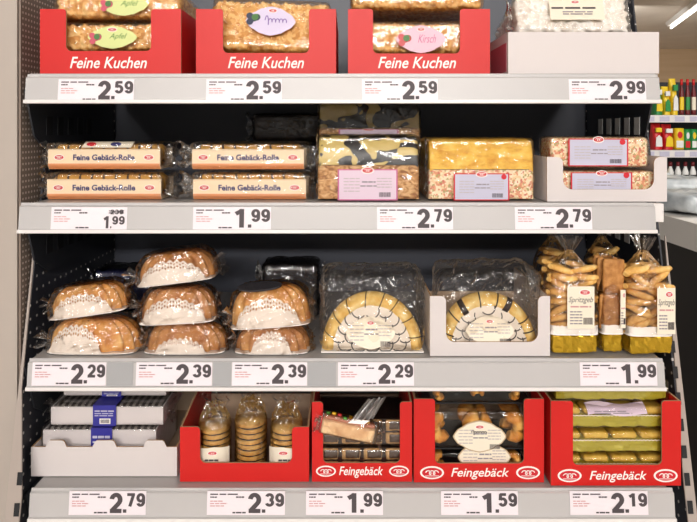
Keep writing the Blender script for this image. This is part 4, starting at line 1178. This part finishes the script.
far_item('snack_pouch', 'yellow snack pouch with green band beside the dark red jars on distant shelving', 'grocery', 'pouch', 664, 672, 86, zfa, ('yellow', 'green', 'white'))
far_item('snack_pouch', 'pale yellow tall pouch touching the dark red jars on distant shelving', 'grocery', 'pouch', 672, 679.5, 78, zfa, ('yellow', 'white', 'green'))
far_item('sauce_jar', 'dark red jar with yellow label, first beside the yellow pouches on distant shelving', 'grocery', 'jar', 680, 685.5, 79, zfa, ('maroon', 'yellow', 'red'))
far_item('sauce_jar', 'dark red jar with green label, between two other red jars on distant shelving', 'grocery', 'jar', 686, 691.5, 79, zfa, ('maroon', 'green', 'red'))
far_item('sauce_jar', 'dark red jar with cream label, last of three jars on distant shelving', 'grocery', 'jar', 692, 697.5, 79, zfa, ('maroon', 'cream_label', 'red'))
far_item('snack_pouch', 'red pouch with white print nearest the shelf end, second row of distant shelving', 'grocery', 'pouch', 654, 664, 123, zfb, ('red', 'white', 'yellow'))
far_item('snack_pouch', 'red pouch with yellow label beside the yellow carton on distant shelving', 'grocery', 'pouch', 664, 675, 124, zfb, ('red', 'yellow', 'white'))
far_item('soup_carton', 'yellow carton with red spot between red pouch and green carton on distant shelving', 'grocery', 'box', 675.5, 684.5, 128, zfb, ('yellow', 'white', 'red'))
far_item('soup_carton', 'green carton with white spot beside the yellow carton on distant shelving', 'grocery', 'box', 685, 691, 129, zfb, ('green', 'red', 'white'))
far_item('soup_carton', 'green carton with yellow spot at the outer end of distant shelving', 'grocery', 'box', 691.5, 697.5, 129, zfb, ('green', 'white', 'yellow'))
far_item('drink_bottle', 'yellow bottle nearest the shelf end, third row of distant shelving', 'grocery', 'jar', 660, 668, 166, zfc, ('yellow', 'white', 'yellow'))
for k, (a, lb) in enumerate(((668.5, 'white bottle with black label beside the yellow bottle'), (676, 'white bottle with black label, second from the yellow bottle'), (683.5, 'white bottle with black label, third from the yellow bottle'), (691, 'white bottle with black label, fourth from the yellow bottle'))):
    far_item('drink_bottle', lb, 'grocery', 'jar', a, a + 7, 162, zfc, ('white', 'black', 'maroon'))

# counter at the end of the aisle with plastic bags on it
cx0 = 1.0
zt = PZ(224, 0.83); zbm = PZ(252, 0.83)
ct = thing('counter', 'white-topped counter with black base at the end of the aisle', 'counter', (cx0 + 0.4, 0.9, 0))
MB().box(-0.4, 0.5, -0.6, 1.3, zbm, zt).build('counter_top', 'counter_white', ct)
MB().box(-0.385, 0.485, -0.585, 1.285, 0, zbm - 0.0005).build('counter_base', 'counter_black', ct)
def poly_bag(label, x, y, w, d, h, seed, rz):
    t = MB()
    def f(p, n): return 0.014 * noise.noise(p * 11 + Vector((seed, 0, 0))) + 0.012 * abs(noise.noise(p * 26 + Vector((0, seed, 0))))
    t.rbox(w, d, h, min(w, d, h) * 0.42, 0.018, f)
    m = min(v[2] for v in t.v); t.v = [(a, b, c - m) for a, b, c in t.v]
    o = t.build('plastic_bag', 'polybag', None, (x, y, zt + 0.001), (0, 0, rz))
    return tag(o, label, 'bag', 'pale plastic bags on the counter')
poly_bag('crumpled pale plastic bag nearest on the white counter', 1.17, 0.98, 0.26, 0.24, 0.05, 1, 0.3)
poly_bag('crumpled pale plastic bag, taller, further along the white counter', 1.22, 1.32, 0.30, 0.28, 0.07, 5, -0.2)
poly_bag('crumpled pale plastic bag, farthest along the white counter', 1.24, 1.72, 0.34, 0.30, 0.075, 9, 0.1)

# ------------------------------------------------------------------ lamps and added fill lights
def strip_light(label, a, b, z=2.7, w=0.16, r=0.02):
    a, b = Vector(a), Vector(b); L = (b - a).length; ang = math.atan2(b.y - a.y, b.x - a.x)
    t = thing('strip_light', label, 'lamp', ((a.x + b.x) / 2, (a.y + b.y) / 2, z), 'ceiling strip lights', (0, 0, ang))
    MB().prism([(-w / 2, -0.001), (w / 2, -0.001), (w / 2 * 0.7, -0.05), (-w / 2 * 0.7, -0.05)], -L / 2, L / 2, axis='X').build('housing', 'lamp_case', t)
    MB().tube([(-L / 2 + 0.02, 0, -0.072), (L / 2 - 0.02, 0, -0.072)], r, 0, 12).build('tube', 'lamp_white', t)
    return t
def area(x, y, z, sx, sy, e, col=(1.0, 0.965, 0.93), rot=(0, 0, 0)):
    l = bpy.data.lights.new('lamp', 'AREA'); l.shape = 'RECTANGLE'; l.size = sx; l.size_y = sy; l.energy = e; l.color = col
    o = bpy.data.objects.new('added_area_light', l); C.objects.link(o); o.location = (x, y, z); o.rotation_euler = rot  # unseen light added to brighten the scene, no fixture of its own
    return o
strip_light('far ceiling strip light over the end of the aisle', (3.75, 5.75), (4.2, 7.3), w=0.13, r=0.013)
strip_light('ceiling strip light above the aisle in front of the shelves', (-1.4, -0.95), (1.4, -0.95))
strip_light('ceiling strip light further back above the aisle', (-1.4, -2.4), (1.4, -2.4))
strip_light('ceiling strip light two rows behind the aisle', (-1.4, -3.7), (1.4, -3.7))  # unseen row, added to go with the frontal fill
strip_light('ceiling strip light farthest back, three rows behind the aisle', (-1.4, -5.6), (1.4, -5.6))  # another unseen row, added for flatter front light
area(0, -0.95, 2.60, 2.8, 0.25, 1.5)
area(0, -2.4, 2.60, 2.8, 0.25, 14, rot=(R(35), 0, 0))  # added fill, turned towards the shelf fronts
area(0, -3.7, 2.60, 2.8, 0.25, 70, rot=(R(50), 0, 0))  # added frontal fill from behind the camera
area(0, -5.6, 2.58, 2.8, 0.25, 185, rot=(R(60), 0, 0))  # added low-angle front light, strongly tilted at the shelves
area(2.2, 0.9, 2.60, 0.2, 2.5, 60, rot=(R(25), 0, 0))  # added light above the counter, no fixture modelled there
area(3.0, 6.0, 2.58, 0.3, 2.5, 120, rot=(R(40), 0, 0))  # added light to brighten the far ceiling end
wd = bpy.data.worlds.new('World'); SC.world = wd; wd.use_nodes = True
bg = wd.node_tree.nodes['Background']; bg.inputs[0].default_value = (1.0, 0.96, 0.92, 1); bg.inputs[1].default_value = 0.38

cam = bpy.data.cameras.new('camera'); co = bpy.data.objects.new('camera', cam); C.objects.link(co)
co.location = (0, -1.0, ZC); co.rotation_euler = (R(90), 0, 0)
cam.sensor_width = 36; cam.lens = 36 / (697 * K); cam.shift_y = -(261 - HY) / 697; cam.clip_start = 0.02
SC.camera = co
vs = SC.view_settings
vs.view_transform = 'Standard'; vs.look = 'None'; vs.gamma = 1; vs.use_curve_mapping = False; vs.exposure = -0.15
